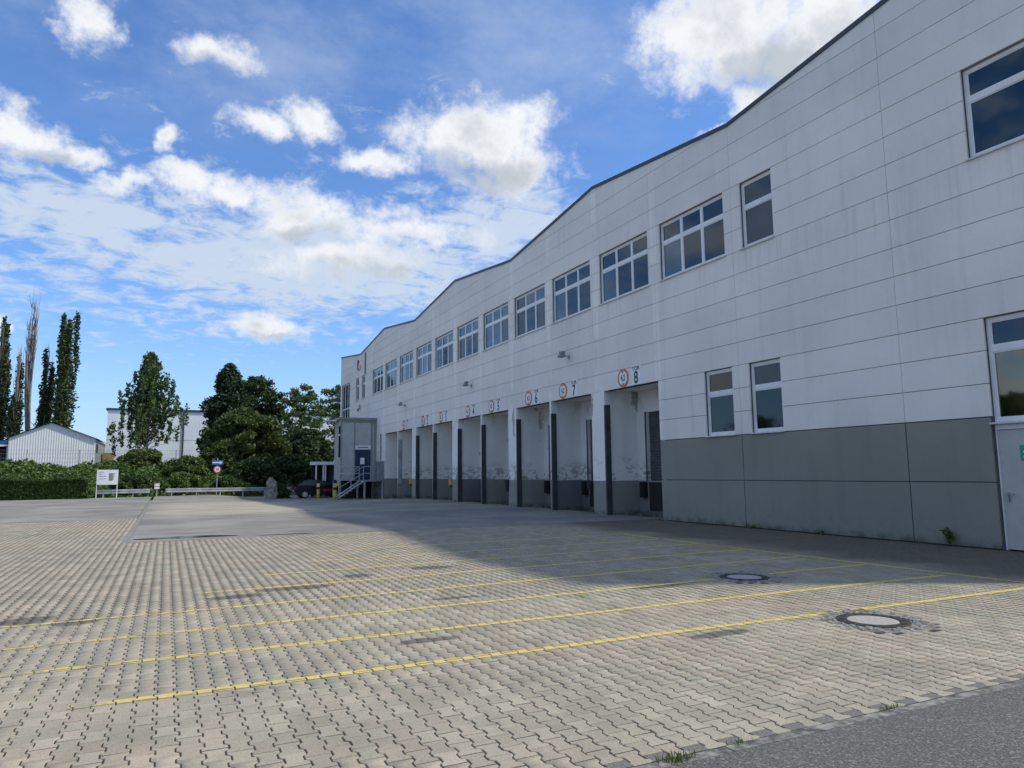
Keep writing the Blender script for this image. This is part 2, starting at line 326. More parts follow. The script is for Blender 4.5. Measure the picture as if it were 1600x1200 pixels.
def foliage(name, dark, light, trans=0.25):
    m, t, b, o = new_mat(name)
    p = t.pos(); tn = t.attr('tint'); n = t.noise(p, 0.7, 4)
    c = t.mix(t.math('ADD', t.math('MULTIPLY', tn, 0.6), t.math('MULTIPLY', t.math('SUBTRACT', n, 0.3), 0.8)), dark, light)
    t.put(b.inputs['Base Color'], c); b.inputs['Roughness'].default_value = 0.55; b.inputs['Specular IOR Level'].default_value = 0.35
    tr = t.n.new('ShaderNodeBsdfTranslucent'); t.put(tr.inputs[0], c); mx = t.n.new('ShaderNodeMixShader'); mx.inputs[0].default_value = trans
    t.l.new(b.outputs[0], mx.inputs[1]); t.l.new(tr.outputs[0], mx.inputs[2]); t.l.new(mx.outputs[0], o.inputs[0])
foliage('leaf_poplar', (0.032, 0.058, 0.020), (0.087, 0.123, 0.043))
foliage('leaf_birch', (0.041, 0.080, 0.023), (0.109, 0.167, 0.051))
foliage('leaf_yew', (0.017, 0.038, 0.017), (0.051, 0.087, 0.032), 0.1)
foliage('leaf_olive', (0.048, 0.080, 0.018), (0.125, 0.170, 0.042))
foliage('leaf_dark', (0.020, 0.043, 0.014), (0.065, 0.109, 0.032))
foliage('leaf_acacia', (0.051, 0.094, 0.026), (0.145, 0.217, 0.065))
foliage('leaf_ivy', (0.041, 0.087, 0.017), (0.152, 0.225, 0.051))
foliage('leaf_hedge', (0.029, 0.061, 0.014), (0.080, 0.133, 0.032))
foliage('grass', (0.05, 0.10, 0.02), (0.16, 0.22, 0.05), 0.3)

# ------------------------------------------------------------------ object helpers
def tag(o, label=None, cat=None, group=None, kind=None):
    if label: o['label'] = label
    if cat: o['category'] = cat
    if group: o['group'] = group
    if kind: o['kind'] = kind
    return o
def empty(name, loc, label, cat, group=None):
    o = bpy.data.objects.new(name, None); COL.objects.link(o); o.location = loc
    return tag(o, label, cat, group)
def copy_tree(o, parent=None, dloc=(0, 0, 0)):
    c = o.copy(); COL.objects.link(c)
    if parent is not None: c.parent = parent
    else: c.location = Vector(o.location) + Vector(dloc)
    for ch in list(o.children): copy_tree(ch, c)
    return c
def world_origin(o):
    v = Vector((0, 0, 0))
    while o is not None: v += Vector(o.location); o = o.parent
    return v
class MB:
    def __init__(s): s.v = []; s.f = []
    def box(s, x0, x1, y0, y1, z0, z1):
        b = len(s.v)
        s.v += [(x0, y0, z0), (x1, y0, z0), (x1, y1, z0), (x0, y1, z0), (x0, y0, z1), (x1, y0, z1), (x1, y1, z1), (x0, y1, z1)]
        s.f += [tuple(b + i for i in q) for q in ((0, 3, 2, 1), (4, 5, 6, 7), (0, 1, 5, 4), (1, 2, 6, 5), (2, 3, 7, 6), (3, 0, 4, 7))]
        return s
    def prism(s, poly, x0, x1):          # poly of (y, z), counter-clockwise seen from -X side
        n = len(poly); b = len(s.v)
        s.v += [(x0, y, z) for y, z in poly] + [(x1, y, z) for y, z in poly]
        s.f.append(tuple(b + i for i in range(n))); s.f.append(tuple(b + n + i for i in reversed(range(n))))
        for i in range(n): s.f.append((b + i, b + n + i, b + n + (i + 1) % n, b + (i + 1) % n))
        return s
    def sheet(s, pts, faces):
        b = len(s.v); s.v += pts; s.f += [tuple(b + i for i in q) for q in faces]; return s
    def tube(s, pts, rad, n=8, cap=True):
        b0 = len(s.v); pts = [Vector(q) for q in pts]
        if not hasattr(rad, '__len__'): rad = [rad] * len(pts)
        for i, q in enumerate(pts):
            d = (pts[min(i + 1, len(pts) - 1)] - pts[max(i - 1, 0)]).normalized()
            a = d.cross(Vector((0, 0, 1)))
            if a.length < 1e-3: a = Vector((1, 0, 0))
            a.normalize(); c = d.cross(a)
            for k in range(n):
                an = 2 * math.pi * k / n; s.v.append(tuple(q + a * (rad[i] * math.cos(an)) + c * (rad[i] * math.sin(an))))
        for i in range(len(pts) - 1):
            for k in range(n):
                s.f.append((b0 + i * n + k, b0 + i * n + (k + 1) % n, b0 + (i + 1) * n + (k + 1) % n, b0 + (i + 1) * n + k))
        if cap:
            s.f.append(tuple(b0 + k for k in reversed(range(n)))); s.f.append(tuple(b0 + (len(pts) - 1) * n + k for k in range(n)))
        return s
    def disc(s, c, rad, axis, n=24, thick=0.02):   # short cylinder along axis
        c = Vector(c); a = Vector(axis).normalized()
        return s.tube([c, c + a * thick], rad, n)
    def build(s, name, mat, parent=None, smooth=False):
        o0 = world_origin(parent) if parent is not None else Vector((0, 0, 0))
        me = bpy.data.meshes.new(name); me.from_pydata([tuple(Vector(v) - o0) for v in s.v], [], s.f); me.update()
        if smooth: me.polygons.foreach_set('use_smooth', [True] * len(me.polygons))
        me.materials.append(MAT[mat])
        o = bpy.data.objects.new(name, me); COL.objects.link(o)
        if parent is not None: o.parent = parent
        return o
def text_obj(s, size, name, mat, parent, world_mat, extrude=0.002):
    cu = bpy.data.curves.new('txt', 'FONT'); cu.body = s; cu.size = size; cu.align_x = 'CENTER'; cu.align_y = 'CENTER'; cu.extrude = extrude; cu.offset = size * .022
    tmp = bpy.data.objects.new('txt', cu); COL.objects.link(tmp)
    dg = bpy.context.evaluated_depsgraph_get(); dg.update()
    me = bpy.data.meshes.new_from_object(tmp.evaluated_get(dg)); bpy.data.objects.remove(tmp); bpy.data.curves.remove(cu)
    o0 = world_origin(parent); me.transform(Matrix.Translation(-o0) @ world_mat); me.materials.clear(); me.materials.append(MAT[mat]); me.name = name
    o = bpy.data.objects.new(name, me); COL.objects.link(o); o.parent = parent
    return o
def face_minus_x(x, y, z):     # text frame on the facade: reads with Y decreasing to the right
    return Matrix.Translation((x, y, z)) @ Matrix(((0, 0, -1, 0), (-1, 0, 0, 0), (0, 1, 0, 0), (0, 0, 0, 1)))
def face_minus_y(x, y, z):
    return Matrix.Translation((x, y, z)) @ Matrix(((1, 0, 0, 0), (0, 0, -1, 0), (0, 1, 0, 0), (0, 0, 0, 1)))
def clip(poly, a, b, c):       # keep a*x + b*y <= c
    out = []
    for i in range(len(poly)):
        p, q = poly[i], poly[(i + 1) % len(poly)]; dp = a * p[0] + b * p[1] - c; dq = a * q[0] + b * q[1] - c
        if dp <= 0: out.append(p)
        if (dp < 0 < dq) or (dq < 0 < dp):
            k = dp / (dp - dq); out.append((p[0] + k * (q[0] - p[0]), p[1] + k * (q[1] - p[1])))
    return out
def big_mesh(name, verts, faces_n, idx, mat, parent=None, tint=None):
    me = bpy.data.meshes.new(name); o0 = world_origin(parent) if parent is not None else Vector((0, 0, 0))
    verts = np.asarray(verts, np.float32).reshape(-1, 3) - np.array(o0, np.float32)
    faces_n = np.asarray(faces_n, np.int32); idx = np.asarray(idx, np.int32)
    me.vertices.add(len(verts)); me.vertices.foreach_set('co', verts.ravel())
    me.loops.add(len(idx)); me.loops.foreach_set('vertex_index', idx)
    st = np.concatenate([[0], np.cumsum(faces_n)[:-1]]).astype(np.int32)
    me.polygons.add(len(faces_n)); me.polygons.foreach_set('loop_start', st)
    me.update(calc_edges=True); me.validate()
    if tint is not None:
        a = me.attributes.new('tint', 'FLOAT', 'FACE'); a.data.foreach_set('value', np.asarray(tint, np.float32))
    me.materials.append(MAT[mat]); o = bpy.data.objects.new(name, me); COL.objects.link(o)
    if parent is not None: o.parent = parent
    return o

W = 14.734
def zg(x, y):
    s = lambda q: min(1, max(0, q)) ** 2 * (3 - 2 * min(1, max(0, q)))
    return -0.28 * s((y - 42) / 14) * s((x - 3) / 4)

# ------------------------------------------------------------------ ground sheets
def grid(name, x0, x1, y0, y1, step, zf, mat):
    nx = max(1, int(round((x1 - x0) / step))); ny = max(1, int(round((y1 - y0) / step))); mb = MB()
    xs = np.linspace(x0, x1, nx + 1); ys = np.linspace(y0, y1, ny + 1)
    mb.v = [(x, y, zf(x, y)) for y in ys for x in xs]
    mb.f = [(j * (nx + 1) + i, j * (nx + 1) + i + 1, (j + 1) * (nx + 1) + i + 1, (j + 1) * (nx + 1) + i) for j in range(ny) for i in range(nx)]
    return mb, mb.build(name, mat, smooth=True)
mb = MB(); S = 2500
mb.sheet([(-S, -S, -.6), (S, -S, -.6), (S, S, -.6), (-S, S, -.6)], [(0, 1, 2, 3)])
tag(mb.build('ground', 'terrain'), kind='structure')
def foot(x): return 63.6 + 0.42 * max(0, x + 1.0) if x > -1 else 63.0 + 0.0 * x
def zt(x, y):
    d = (y - foot(x) - 0.3) / 10.0; d = min(1, max(0, d)); s = d * d * (3 - 2 * d)
    return -0.45 + 0.40 * min(1, max(0, (y - foot(x)) / 0.8)) + 2.2 * s if x < 14 else -0.45 + 2.6 * min(1, max(0, (y - 70) / 12))
tm, to = grid('terrain', -130, 130, 60, 240, 2.0, zt, 'terrain'); tag(to, kind='structure')
_, yo = grid('yard_asphalt', -0.76, W + .6, 19.94, 71.94, 1.0, lambda x, y: zg(x, y) + .004, 'yard'); tag(yo, kind='structure')
_, yo2 = grid('yard_asphalt', -60, -0.93, 30.95, 63.15, 2.0, lambda x, y: 0.004, 'yard'); tag(yo2, kind='structure')
mb = MB().sheet([(-60, -14, -.004), (-8, -14, -.004), (-8, 31, -.004), (-60, 31, -.004)], [(0, 1, 2, 3)]); tag(mb.build('yard_asphalt', 'yard'), kind='structure')
mb = MB().sheet([(-8, -14, .002), (45, -14, .002), (45, 3.351, .002), (-8, 3.351, .002)], [(0, 1, 2, 3)]); tag(mb.build('asphalt_road', 'asphalt'), kind='structure')
# gutter strip between the two surfaces
g = MB()
for k in range(84):
    y = 20.0 + k * 0.4
    for xx in (-0.912,): g.box(xx, xx + .148, y + .01, y + .39, -.05, .006 + .004 * ((k * 7) % 3) / 3)
gut = tag(g.build('gutter', 'cobble'), kind='structure')
# flush kerb along the paving
kb = bpy.data.objects.new('kerb', None); COL.objects.link(kb); kb.location = (0, 3.37, 0); tag(kb, kind='structure')
x = -6.0
while x < 16:
    L = 1.0; k = MB().box(x + .004, x + L - .004, 3.352, 3.433, -.1, .005 + random.uniform(-.003, .004)).build('kerb_stone', 'kerb_concrete', kb); x += L

# ------------------------------------------------------------------ paving of I-shaped blocks
PX, PL = 0.132, 0.190
A2, B2, SL, GE = 0.0740, 0.0490, 0.012, 0.0058
HL = PL / 2 - GE; q1, q2 = PL / 4 + SL, PL / 4 - SL
OUT = [(A2, -HL), (A2, -q1), (B2, -q2), (B2, q2), (A2, q1), (A2, HL), (-A2, HL), (-A2, q1), (-B2, q2), (-B2, -q2), (-A2, -q1), (-A2, -HL)]
def inset(o, d):
    n = len(o); res = []
    for i in range(n):
        a, b_, c = Vector(o[i - 1]), Vector(o[i]), Vector(o[(i + 1) % n])
        e1 = (b_ - a).normalized(); e2 = (c - b_).normalized(); n1 = Vector((-e1.y, e1.x)); n2 = Vector((-e2.y, e2.x))
        k = (n1 + n2); k = k / max(0.3, k.dot(n1)) if k.length > 1e-6 else n1
        res.append((b_.x + k.x * d, b_.y + k.y * d))
    return res
INS = inset(OUT, 0.0035)
paving = bpy.data.objects.new('paving', None); COL.objects.link(paving); paving.location = (4, 12, 0); tag(paving, kind='structure')
base = MB().sheet([(-8, 3.435, -.0045), (45, 3.435, -.0045), (45, 4.0, -.0045), (W + .1, 4.0, -.0045), (W + .1, 20.0, -.0045), (-.75, 20.0, -.0045), (-.75, 20.0, -.0045), (-.93, 20, -.0045), (-.93, 31, -.0045), (-8, 31, -.0045)], [(0, 1, 2, 3, 4, 5, 7, 8, 9)])
base.build('joint_sand', 'joint_sand', paving)
MANH = [(6.83, 5.42), (7.90, 8.44)]
blocks = []; halves = []
for i in range(int((-8) / PX), int((W - .02) / PX)):
    bx = (i + .5) * PX; off = (i % 2) * PL / 2
    ymax = 31.15 if bx < -0.98 else 20.12
    j = 0; y = 3.45 + off + PL / 2
    if off: halves.append((bx, 3.45 + PL / 4))
    while y + PL / 2 < ymax:
        if all(math.hypot(bx - mx, y - my) > .56 for mx, my in MANH): blocks.append((bx, y, random.uniform(-.0018, .0018)))
        y += PL
# the 300 that show largest: nearest in the frame
Mi = cam.matrix_world.inverted(); fpx = 25.142 / 36 * 1600
def screen(x, y, z=0):
    v = Mi @ Vector((x, y, z)); return (800 + fpx * v.x / -v.z, 600 - fpx * v.y / -v.z, -v.z) if v.z < -.1 else (-999, -999, 1)
vis = []
for k, (bx, y, dz_) in enumerate(blocks):
    if math.hypot(bx, y) < 7:
        sx, sy, d = screen(bx, y)
        if 10 < sx < 1590 and sy < 1190: vis.append((d, k))
vis.sort(); single = set(k for d, k in vis[:300])
n12 = len(OUT)
bm_v = [(x, y, 0) for x, y in INS] + [(x, y, -.004) for x, y in OUT] + [(x, y, -.04) for x, y in OUT]
bm_f = [tuple(range(n12))] + [(n12 + i, n12 + (i + 1) % n12, (i + 1) % n12, i) for i in range(n12)] + [(2 * n12 + i, 2 * n12 + (i + 1) % n12, n12 + (i + 1) % n12, n12 + i) for i in range(n12)]
bme = bpy.data.meshes.new('paving_block'); bme.from_pydata(bm_v, [], bm_f); bme.update(); bme.materials.append(MAT['paver_single'])
V = []; FN = []; IX = []; TI = []; nv = 0
bv = np.array(bm_v, np.float32); lo = np.vstack([bv[:n12], bv[n12:2 * n12] + [0, 0, -.016]])
fullidx = np.concatenate([np.array(f) for f in bm_f]); fulln = [len(f) for f in bm_f]
lof = bm_f[:1 + n12]; loidx = np.concatenate([np.array(f) for f in lof]); lon = [len(f) for f in lof]
for k, (bx, y, dz_) in enumerate(blocks):
    if k in single:
        o = bpy.data.objects.new('paving_block', bme); COL.objects.link(o); o.parent = paving; o.location = (bx - 4, y - 12, dz_); o.rotation_euler = (random.gauss(0, .006), random.gauss(0, .008), random.gauss(0, .006)); continue
    near = math.hypot(bx, y) < 9.5
    vv, ii, nn = (bv, fullidx, fulln) if near else (lo, loidx, lon)
    tl = vv.copy(); tl[:, 2] += vv[:, 0] * random.gauss(0, .008) + vv[:, 1] * random.gauss(0, .006)
    V.append(tl + np.array([bx, y, dz_], np.float32)); IX.append(ii + nv); FN += nn; TI += [random.random()] * len(nn); nv += len(vv)
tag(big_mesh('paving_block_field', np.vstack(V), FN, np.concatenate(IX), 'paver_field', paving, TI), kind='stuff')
h = MB()
for (bx, y) in halves:
    if all(math.hypot(bx - mx, y - my) > .56 for mx, my in MANH): h.box(bx - A2 + .004, bx + A2 - .004, y - PL / 4 + .004, y + PL / 4 - .003, -.04, -.001)
tag(h.build('edge_block_row', 'edge_block', paving), kind='stuff')
# painted bay lines, laid on the block tops only
CONV = [[(A2, -HL), (A2, -q1), (B2, -q2), (-B2, -q2), (-A2, -q1), (-A2, -HL)], [(B2, -q2), (B2, q2), (-B2, q2), (-B2, -q2)], [(B2, q2), (A2, q1), (A2, HL), (-A2, HL), (-A2, q1), (-B2, q2)]]
def line(label, x0, y0, x1, y1, hw=0.05):
    d = Vector((x1 - x0, y1 - y0)).normalized(); nrm = Vector((-d.y, d.x)); mb = MB()
    c0 = nrm.x * x0 + nrm.y * y0; l0 = d.x * x0 + d.y * y0; l1 = d.x * x1 + d.y * y1
    for (bx, by, dz_) in blocks:
        if abs(nrm.x * bx + nrm.y * by - c0) > hw + .13: continue
        for cp in CONV:
            pl = [(bx + u * .965, by + v * .985) for u, v in cp]
            for (a, b_, c) in ((nrm.x, nrm.y, c0 + hw), (-nrm.x, -nrm.y, -c0 + hw), (d.x, d.y, l1), (-d.x, -d.y, -l0)):
                pl = clip(pl, a, b_, c)
                if len(pl) < 3: break
            if len(pl) >= 3: mb.sheet([(u, v, dz_ + .0032) for u, v in pl], [tuple(range(len(pl)))])
    o = mb.build('parking_line', 'line_paint'); return tag(o, kind='structure')
line('', -0.55, 6.06, 10.9, 5.84); line('', -1.4, 7.27, 10.62, 7.13); line('', -1.6, 8.36, 10.62, 8.54); line('', -1.7, 9.55, 10.6, 9.9)
line('', 0.5, 10.95, 10.6, 11.3); line('', 1.5, 12.4, 10.65, 12.72); line('', 2.5, 13.85, 10.7, 14.02); line('', 3.2, 15.55, 10.8, 15.62)
line('', 10.86, 5.8, 10.58, 15.66, 0.045)

# manholes
def manhole(cx, cy, label):
    r = empty('manhole_cover', (cx, cy, 0), label, 'manhole cover', 'manhole covers in the paved yard')
    n = 40; mb = MB()
    rings = [(.36, -.03), (.36, .006), (.345, .010), (.265, .010), (.255, -.004)]
    for rr, z in rings: mb.v += [(cx + rr * math.cos(2 * math.pi * k / n), cy + rr * math.sin(2 * math.pi * k / n), z) for k in range(n)]
    for i in range(len(rings) - 1): mb.f += [(i * n + k, i * n + (k + 1) % n, (i + 1) * n + (k + 1) % n, (i + 1) * n + k) for k in range(n)]
    mb.build('frame_ring', 'cast_iron', r)
    MB().tube([(cx, cy, -.03), (cx, cy, .004)], .25, 36).build('lid', 'lid_concrete', r)
    for k in range(10):
        a = 2 * math.pi * k / 10; MB().box(cx + .305 * math.cos(a) - .02, cx + .305 * math.cos(a) + .02, cy + .305 * math.sin(a) - .02, cy + .305 * math.sin(a) + .02, .009, .013).build('vent_slot', 'rubber', r)
    bed = MB().tube([(cx, cy, -.03), (cx, cy, -.002)], .58, 30); bed.build('mortar_bed', 'soil', r)
    for ring, (rr, cnt) in enumerate(((.41, 34), (.485, 30), (.55, 22))):
        for k in range(cnt):
            if ring == 2 and (k % 11) > 5: continue
            a = 2 * math.pi * (k + random.uniform(-.25, .25)) / cnt; s = random.uniform(.020, .038); rr_ = rr + random.uniform(-.02, .02); x, y = cx + rr_ * math.cos(a), cy + rr_ * math.sin(a)
            a2 = a + random.uniform(-.5, .5); c, sn = math.cos(a2), math.sin(a2); hgt = random.uniform(.003, .012); mb = MB(); pts = []
            for zz, sc in ((-.03, 1.0), (hgt - .008, 1.0), (hgt, .72)):
                for (u, v) in ((-1, -1), (1, -1), (1, 1), (-1, 1)): pts.append((x + (u * c - v * sn) * s * sc, y + (u * sn + v * c) * s * sc, zz))
            mb.sheet(pts, [(8, 9, 10, 11)] + [(i, (i + 1) % 4, 4 + (i + 1) % 4, 4 + i) for i in range(4)] + [(4 + i, 4 + (i + 1) % 4, 8 + (i + 1) % 4, 8 + i) for i in range(4)])
            mb.build('cobble', 'cobble', r)
manhole(*MANH[0], 'manhole cover ringed by broken cobbles on the yellow line beside the asphalt road')
manhole(*MANH[1], 'manhole cover interrupting a yellow line beside a dark oil stain')

# puddle with green algae at its end
def flat_blob(name, cx, cy, rx, ry, z, mat, parent=None, n=40, rough=.25, seed=1):
    rr = random.Random(seed); ph = [rr.uniform(0, 6.28) for _ in range(5)]; pts = []
    for k in range(n):
        a = 2 * math.pi * k / n; f = 1 + rough * sum(math.sin((i + 2) * a + ph[i]) / (i + 1.5) for i in range(5)); pts.append((cx + rx * f * math.cos(a), cy + ry * f * math.sin(a), z))
    return MB().sheet(pts, [tuple(range(n))]).build(name, mat, parent)
tag(flat_blob('puddle', .55, 20.9, 1.0, .42, .0085, 'water', seed=3), kind='structure')
tag(flat_blob('puddle', 3.0, 20.4, .8, .10, .0085, 'water', seed=5), kind='structure')
# ------------------------------------------------------------------ the warehouse
BAY = 3.77; Y0, Y1 = 4.0, 68.5
JY = [4.0, 10.52] + [15.55 + BAY * k for k in range(15)]; JY[-1] = Y1
def zr(y):
    k = (y - 15.55) / (2 * BAY); f = k % 2; f = f if f <= 1 else 2 - f
    return 11.93 + 0.87 * f
ROW = [2.605 + .665 * k for k in range(17)]
wh = empty('warehouse', (W, 36, 0), 'long white panelled warehouse with zigzag gabled roofline and eight numbered loading docks', 'warehouse')
wall = MB(); OPEN = []
for k in range(11):
    c = 15.55 + BAY * (k + .5); OPEN.append((c - 1.55, c + 1.55, ROW[8], ROW[11]))
OPEN += [(13.96, 15.18, ROW[8], ROW[11]), (5.9, 8.66, ROW[8], ROW[11]), (59.1, 60.2, ROW[8], ROW[11]), (61.2, 62.3, ROW[8], ROW[11]),
         (15.83, 17.03, 2.605, ROW[3]), (14.0, 15.16, 2.605, ROW[3]), (6.9, 8.66, 0.0, ROW[3]), (64.7, 68.0, 1.25, ROW[11]), (53.65, 54.25, 2.605, ROW[3])]
DOCK = []
yk = lambda k: 15.55 + BAY * k
DOCK.append((19.32, yk(2) - .45))
for k in (2, 4, 6, 8): DOCK += [(yk(k) + .45, yk(k + 1) - .07), (yk(k + 1) + .07, yk(k + 2) - .45)]
DOCK = DOCK[:9]; DOCK[-1] = (DOCK[-1][0], 52.715)
OPEN.append((19.32, 52.75, -.3, ROW[3]))
def free(ya, yb, za, zb):
    iv = [(ya, yb)]
    for (o0, o1, p0, p1) in OPEN:
        if p0 < zb - .01 and p1 > za + .01:
            nx = []
            for (a, b_) in iv:
                if o1 <= a or o0 >= b_: nx.append((a, b_)); continue
                if o0 > a: nx.append((a, o0))
                if o1 < b_: nx.append((o1, b_))
            iv = nx
    return [q for q in iv if q[1] - q[0] > .02]
rows_low = [(-.3, 1.25), (1.25, 2.605)]
for (za, zb) in rows_low + [(ROW[k], ROW[k + 1]) for k in range(14)]:
    for (a, b_) in free(Y0, Y1, za, zb): wall.box(W + .046, W + .32, a, b_ if abs(b_ - 19.32) > .01 else 19.09, za, zb)
for i in range(len(JY) - 1):      # gable tops
    ya, yb = JY[i], JY[i + 1]; mids = [ya] + ([8.01] if i == 0 else []) + [yb]
    for a, b_ in zip(mids[:-1], mids[1:]):
        wall.prism([(b_, ROW[14]), (a, ROW[14]), (a, max(zr(a) - .07, ROW[14] + .001)), (b_, max(zr(b_) - .07, ROW[14] + .001))], W + .046, W + .32)
wallo = wall.build('wall', 'core', wh)
# end walls, back wall and roofs
MB().box(W + .33, W + 40, Y0, Y0 + .25, -.3, 11.9).build('end_wall', 'wall_white', wh)
MB().box(W + .33, W + 40, Y1 - .25, Y1, -.3, 11.9).build('end_wall', 'wall_white', wh)
MB().box(W + 39.7, W + 40, Y0 + .26, Y1 - .26, -.3, 11.9).build('back_wall', 'wall_white', wh)
ridge = [Y0, 8.01] + [yk(k) for k in (0, 2, 4, 6, 8, 10, 12)] + [Y1]
rf = MB()
for a, b_ in zip(ridge[:-1], ridge[1:]):
    rf.sheet([(W + .33, a, zr(a) - .05), (W + 40, a, zr(a) - .05), (W + 40, b_, zr(b_) - .05), (W + .33, b_, zr(b_) - .05)], [(0, 1, 2, 3)])
rfo = rf.build('roof', 'roofing', wh)
for a, b_ in zip(ridge[:-1], ridge[1:]):
    za, zb = zr(a), zr(b_)
    MB().prism([(b_, zb - .10), (a, za - .10), (a, za + .02), (b_, zb + .02)], W - .035, W + .36).build('coping', 'coping', wh)
# facade panels
G = .0075
def panel(poly, mat):
    return MB().prism(poly, W, W + .045).build('wall_panel', mat, wallo)
std = None
for i in range(len(JY) - 1):
    ya, yb = JY[i], JY[i + 1]
    for k in range(16):
        za, zb = ROW[k], ROW[k + 1]
        if k < 14:
            for (a, b_) in free(ya, yb, za, zb):
                ga = G * .6 if a == ya else .002; gb = G * .6 if b_ == yb else .002
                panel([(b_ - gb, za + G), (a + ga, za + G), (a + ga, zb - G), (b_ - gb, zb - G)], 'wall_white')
        else:
            pl = [(yb - .005, za + G), (ya + .005, za + G), (ya + .005, zb - G), (yb - .005, zb - G)]
            segs = [(ya, yb)] if i else [(ya, 8.01), (8.01, yb)]
            for (a, b_) in segs:
                s = (zr(b_) - zr(a)) / (b_ - a); pl = clip(pl, -s, 1.0, zr(a) - .09 - s * a)
                if len(pl) < 3: break
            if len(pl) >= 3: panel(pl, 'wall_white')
# lower zones
for ya, yb in ((8.68, 10.52), (10.52, 15.55), (15.55, 19.32)):
    for za, zb in ((.01, 1.31), (1.31, 2.598)):
        panel([(yb - .012, za + .010), (ya + .012, za + .010), (ya + .012, zb - .010), (yb - .012, zb - .010)], 'wall_green')
panel([(6.88, .01), (4.0, .01), (4.0, 2.598), (6.88, 2.598)], 'wall_green')
for za, zb, mt in ((-.3, 1.245, 'dock_green'), (1.255, 1.93, 'wall_white'), (1.94, 2.598, 'wall_white')):
    for a, b_ in ((52.77, 57.02), (57.03, 60.79), (60.80, 64.56), (64.57, 68.5)):
        for (u, v) in free(a, b_, za, zb): panel([(v - .004, za), (u + .004, za), (u + .004, zb), (v - .004, zb)], mt)

# windows
def window(y0, y1, z0, z1, cols, ratio, glasses, name='window', tz=True, depth=.09):
    x0, x1 = W + depth, W + depth + .07; fw = .075; zt_ = z0 + (z1 - z0) * ratio; mb = MB()
    mb.box(x0, x1, y0 + .004, y0 + fw, z0 + .03, z1 - .012).box(x0, x1, y1 - fw, y1 - .004, z0 + .03, z1 - .012)
    mb.box(x0, x1, y0 + fw, y1 - fw, z0 + .03, z0 + .03 + fw).box(x0, x1, y0 + fw, y1 - fw, z1 - .012 - fw, z1 - .012)
    cw = (y1 - y0 - 2 * fw) / cols
    for c in range(1, cols): mb.box(x0 - .003, x1, y0 + fw + c * cw - .042, y0 + fw + c * cw + .042, z0 + .03 + fw, z1 - .012 - fw)
    if tz:
        for c in range(cols):
            a = y0 + fw + c * cw + (.042 if c else 0); b_ = y0 + fw + (c + 1) * cw - (.042 if c < cols - 1 else 0)
            mb.box(x0, x1, a, b_, zt_ - .06, zt_ + .06)
    w_ = mb.build(name, 'white_frame', wh)
    n = 0
    for c in range(cols):
        a = y0 + fw + c * cw + (.042 if c else 0); b_ = y0 + fw + (c + 1) * cw - (.042 if c < cols - 1 else 0)
        for (lo_, hi_) in (((z0 + .03 + fw, zt_ - .06), (zt_ + .06, z1 - .012 - fw)) if tz else ((z0 + .03 + fw, z1 - .012 - fw),)):
            # slim inner sash, then the pane
            s = MB(); e = .028
            s.box(x0 + .012, x1, a, a + e, lo_, hi_).box(x0 + .012, x1, b_ - e, b_, lo_, hi_).box(x0 + .012, x1, a + e, b_ - e, lo_, lo_ + e).box(x0 + .012, x1, a + e, b_ - e, hi_ - e, hi_)
            s.build('sash', 'white_frame', w_)
            MB().box(x0 + .03, x0 + .042, a + e, b_ - e, lo_ + e, hi_ - e).build('pane', glasses[n % len(glasses)], w_); n += 1
    s = MB().box(W - .06, W - .003, y0 - .03, y1 + .03, z0 - .012, z0 + .018).box(W - .003, x0, y0 + .004, y1 - .004, z0 + .002, z0 + .028)
    s.build('sill', 'sill', w_)
    MB().box(W + .05, x0 - .002, y0 + .004, y1 - .004, z1 - .010, z1 - .001).build('head_strip', 'wood_edge', w_)
    return w_
D, C_, B_, K_ = 'glass_dark', 'glass_curtain', 'glass_blind', 'glass_black'  # black panes stand in for trees reflected in the far windows
PAT = [[D, D, D, D, C_, D], [D, D, D, D, C_, D], [D, D, D, D, C_, D], [B_, C_, D, C_, K_, D], [B_, C_, C_, C_, C_, C_], [K_, C_, D, C_, B_, C_],
       [B_, C_, C_, C_, C_, C_], [B_, D, C_, C_, K_, C_], [K_, K_, K_, K_, C_, C_], [C_, C_, C_, C_, C_, C_], [C_, C_, C_, C_, C_, C_]]
for k in range(11):
    c = 15.55 + BAY * (k + .5); window(c - 1.55, c + 1.55, ROW[8], ROW[11], 3, .655, PAT[k])
window(13.96, 15.18, ROW[8], ROW[11], 1, .62, [B_, D])
window(5.9, 8.66, ROW[8], ROW[11], 2, .66, [D, D])
window(59.1, 60.2, ROW[8], ROW[11], 1, .66, [B_, K_]); window(61.2, 62.3, ROW[8], ROW[11], 1, .66, [B_, K_])
window(15.83, 17.03, 2.605, ROW[3], 1, .64, [K_, K_]); window(14.0, 15.16, 2.605, ROW[3], 1, .64, [K_, B_])
window(53.65, 54.25, 2.605, ROW[3], 1, .64, [K_, B_])
gz = window(64.7, 68.0, 1.25, ROW[11], 3, .66, [D, D], name='stair_glazing', tz=False)
for z in (3.2, 5.3, 7.6): MB().box(W + .082, W + .165, 64.78, 67.92, z - .07, z + .07).build('transom', 'white_frame', gz)
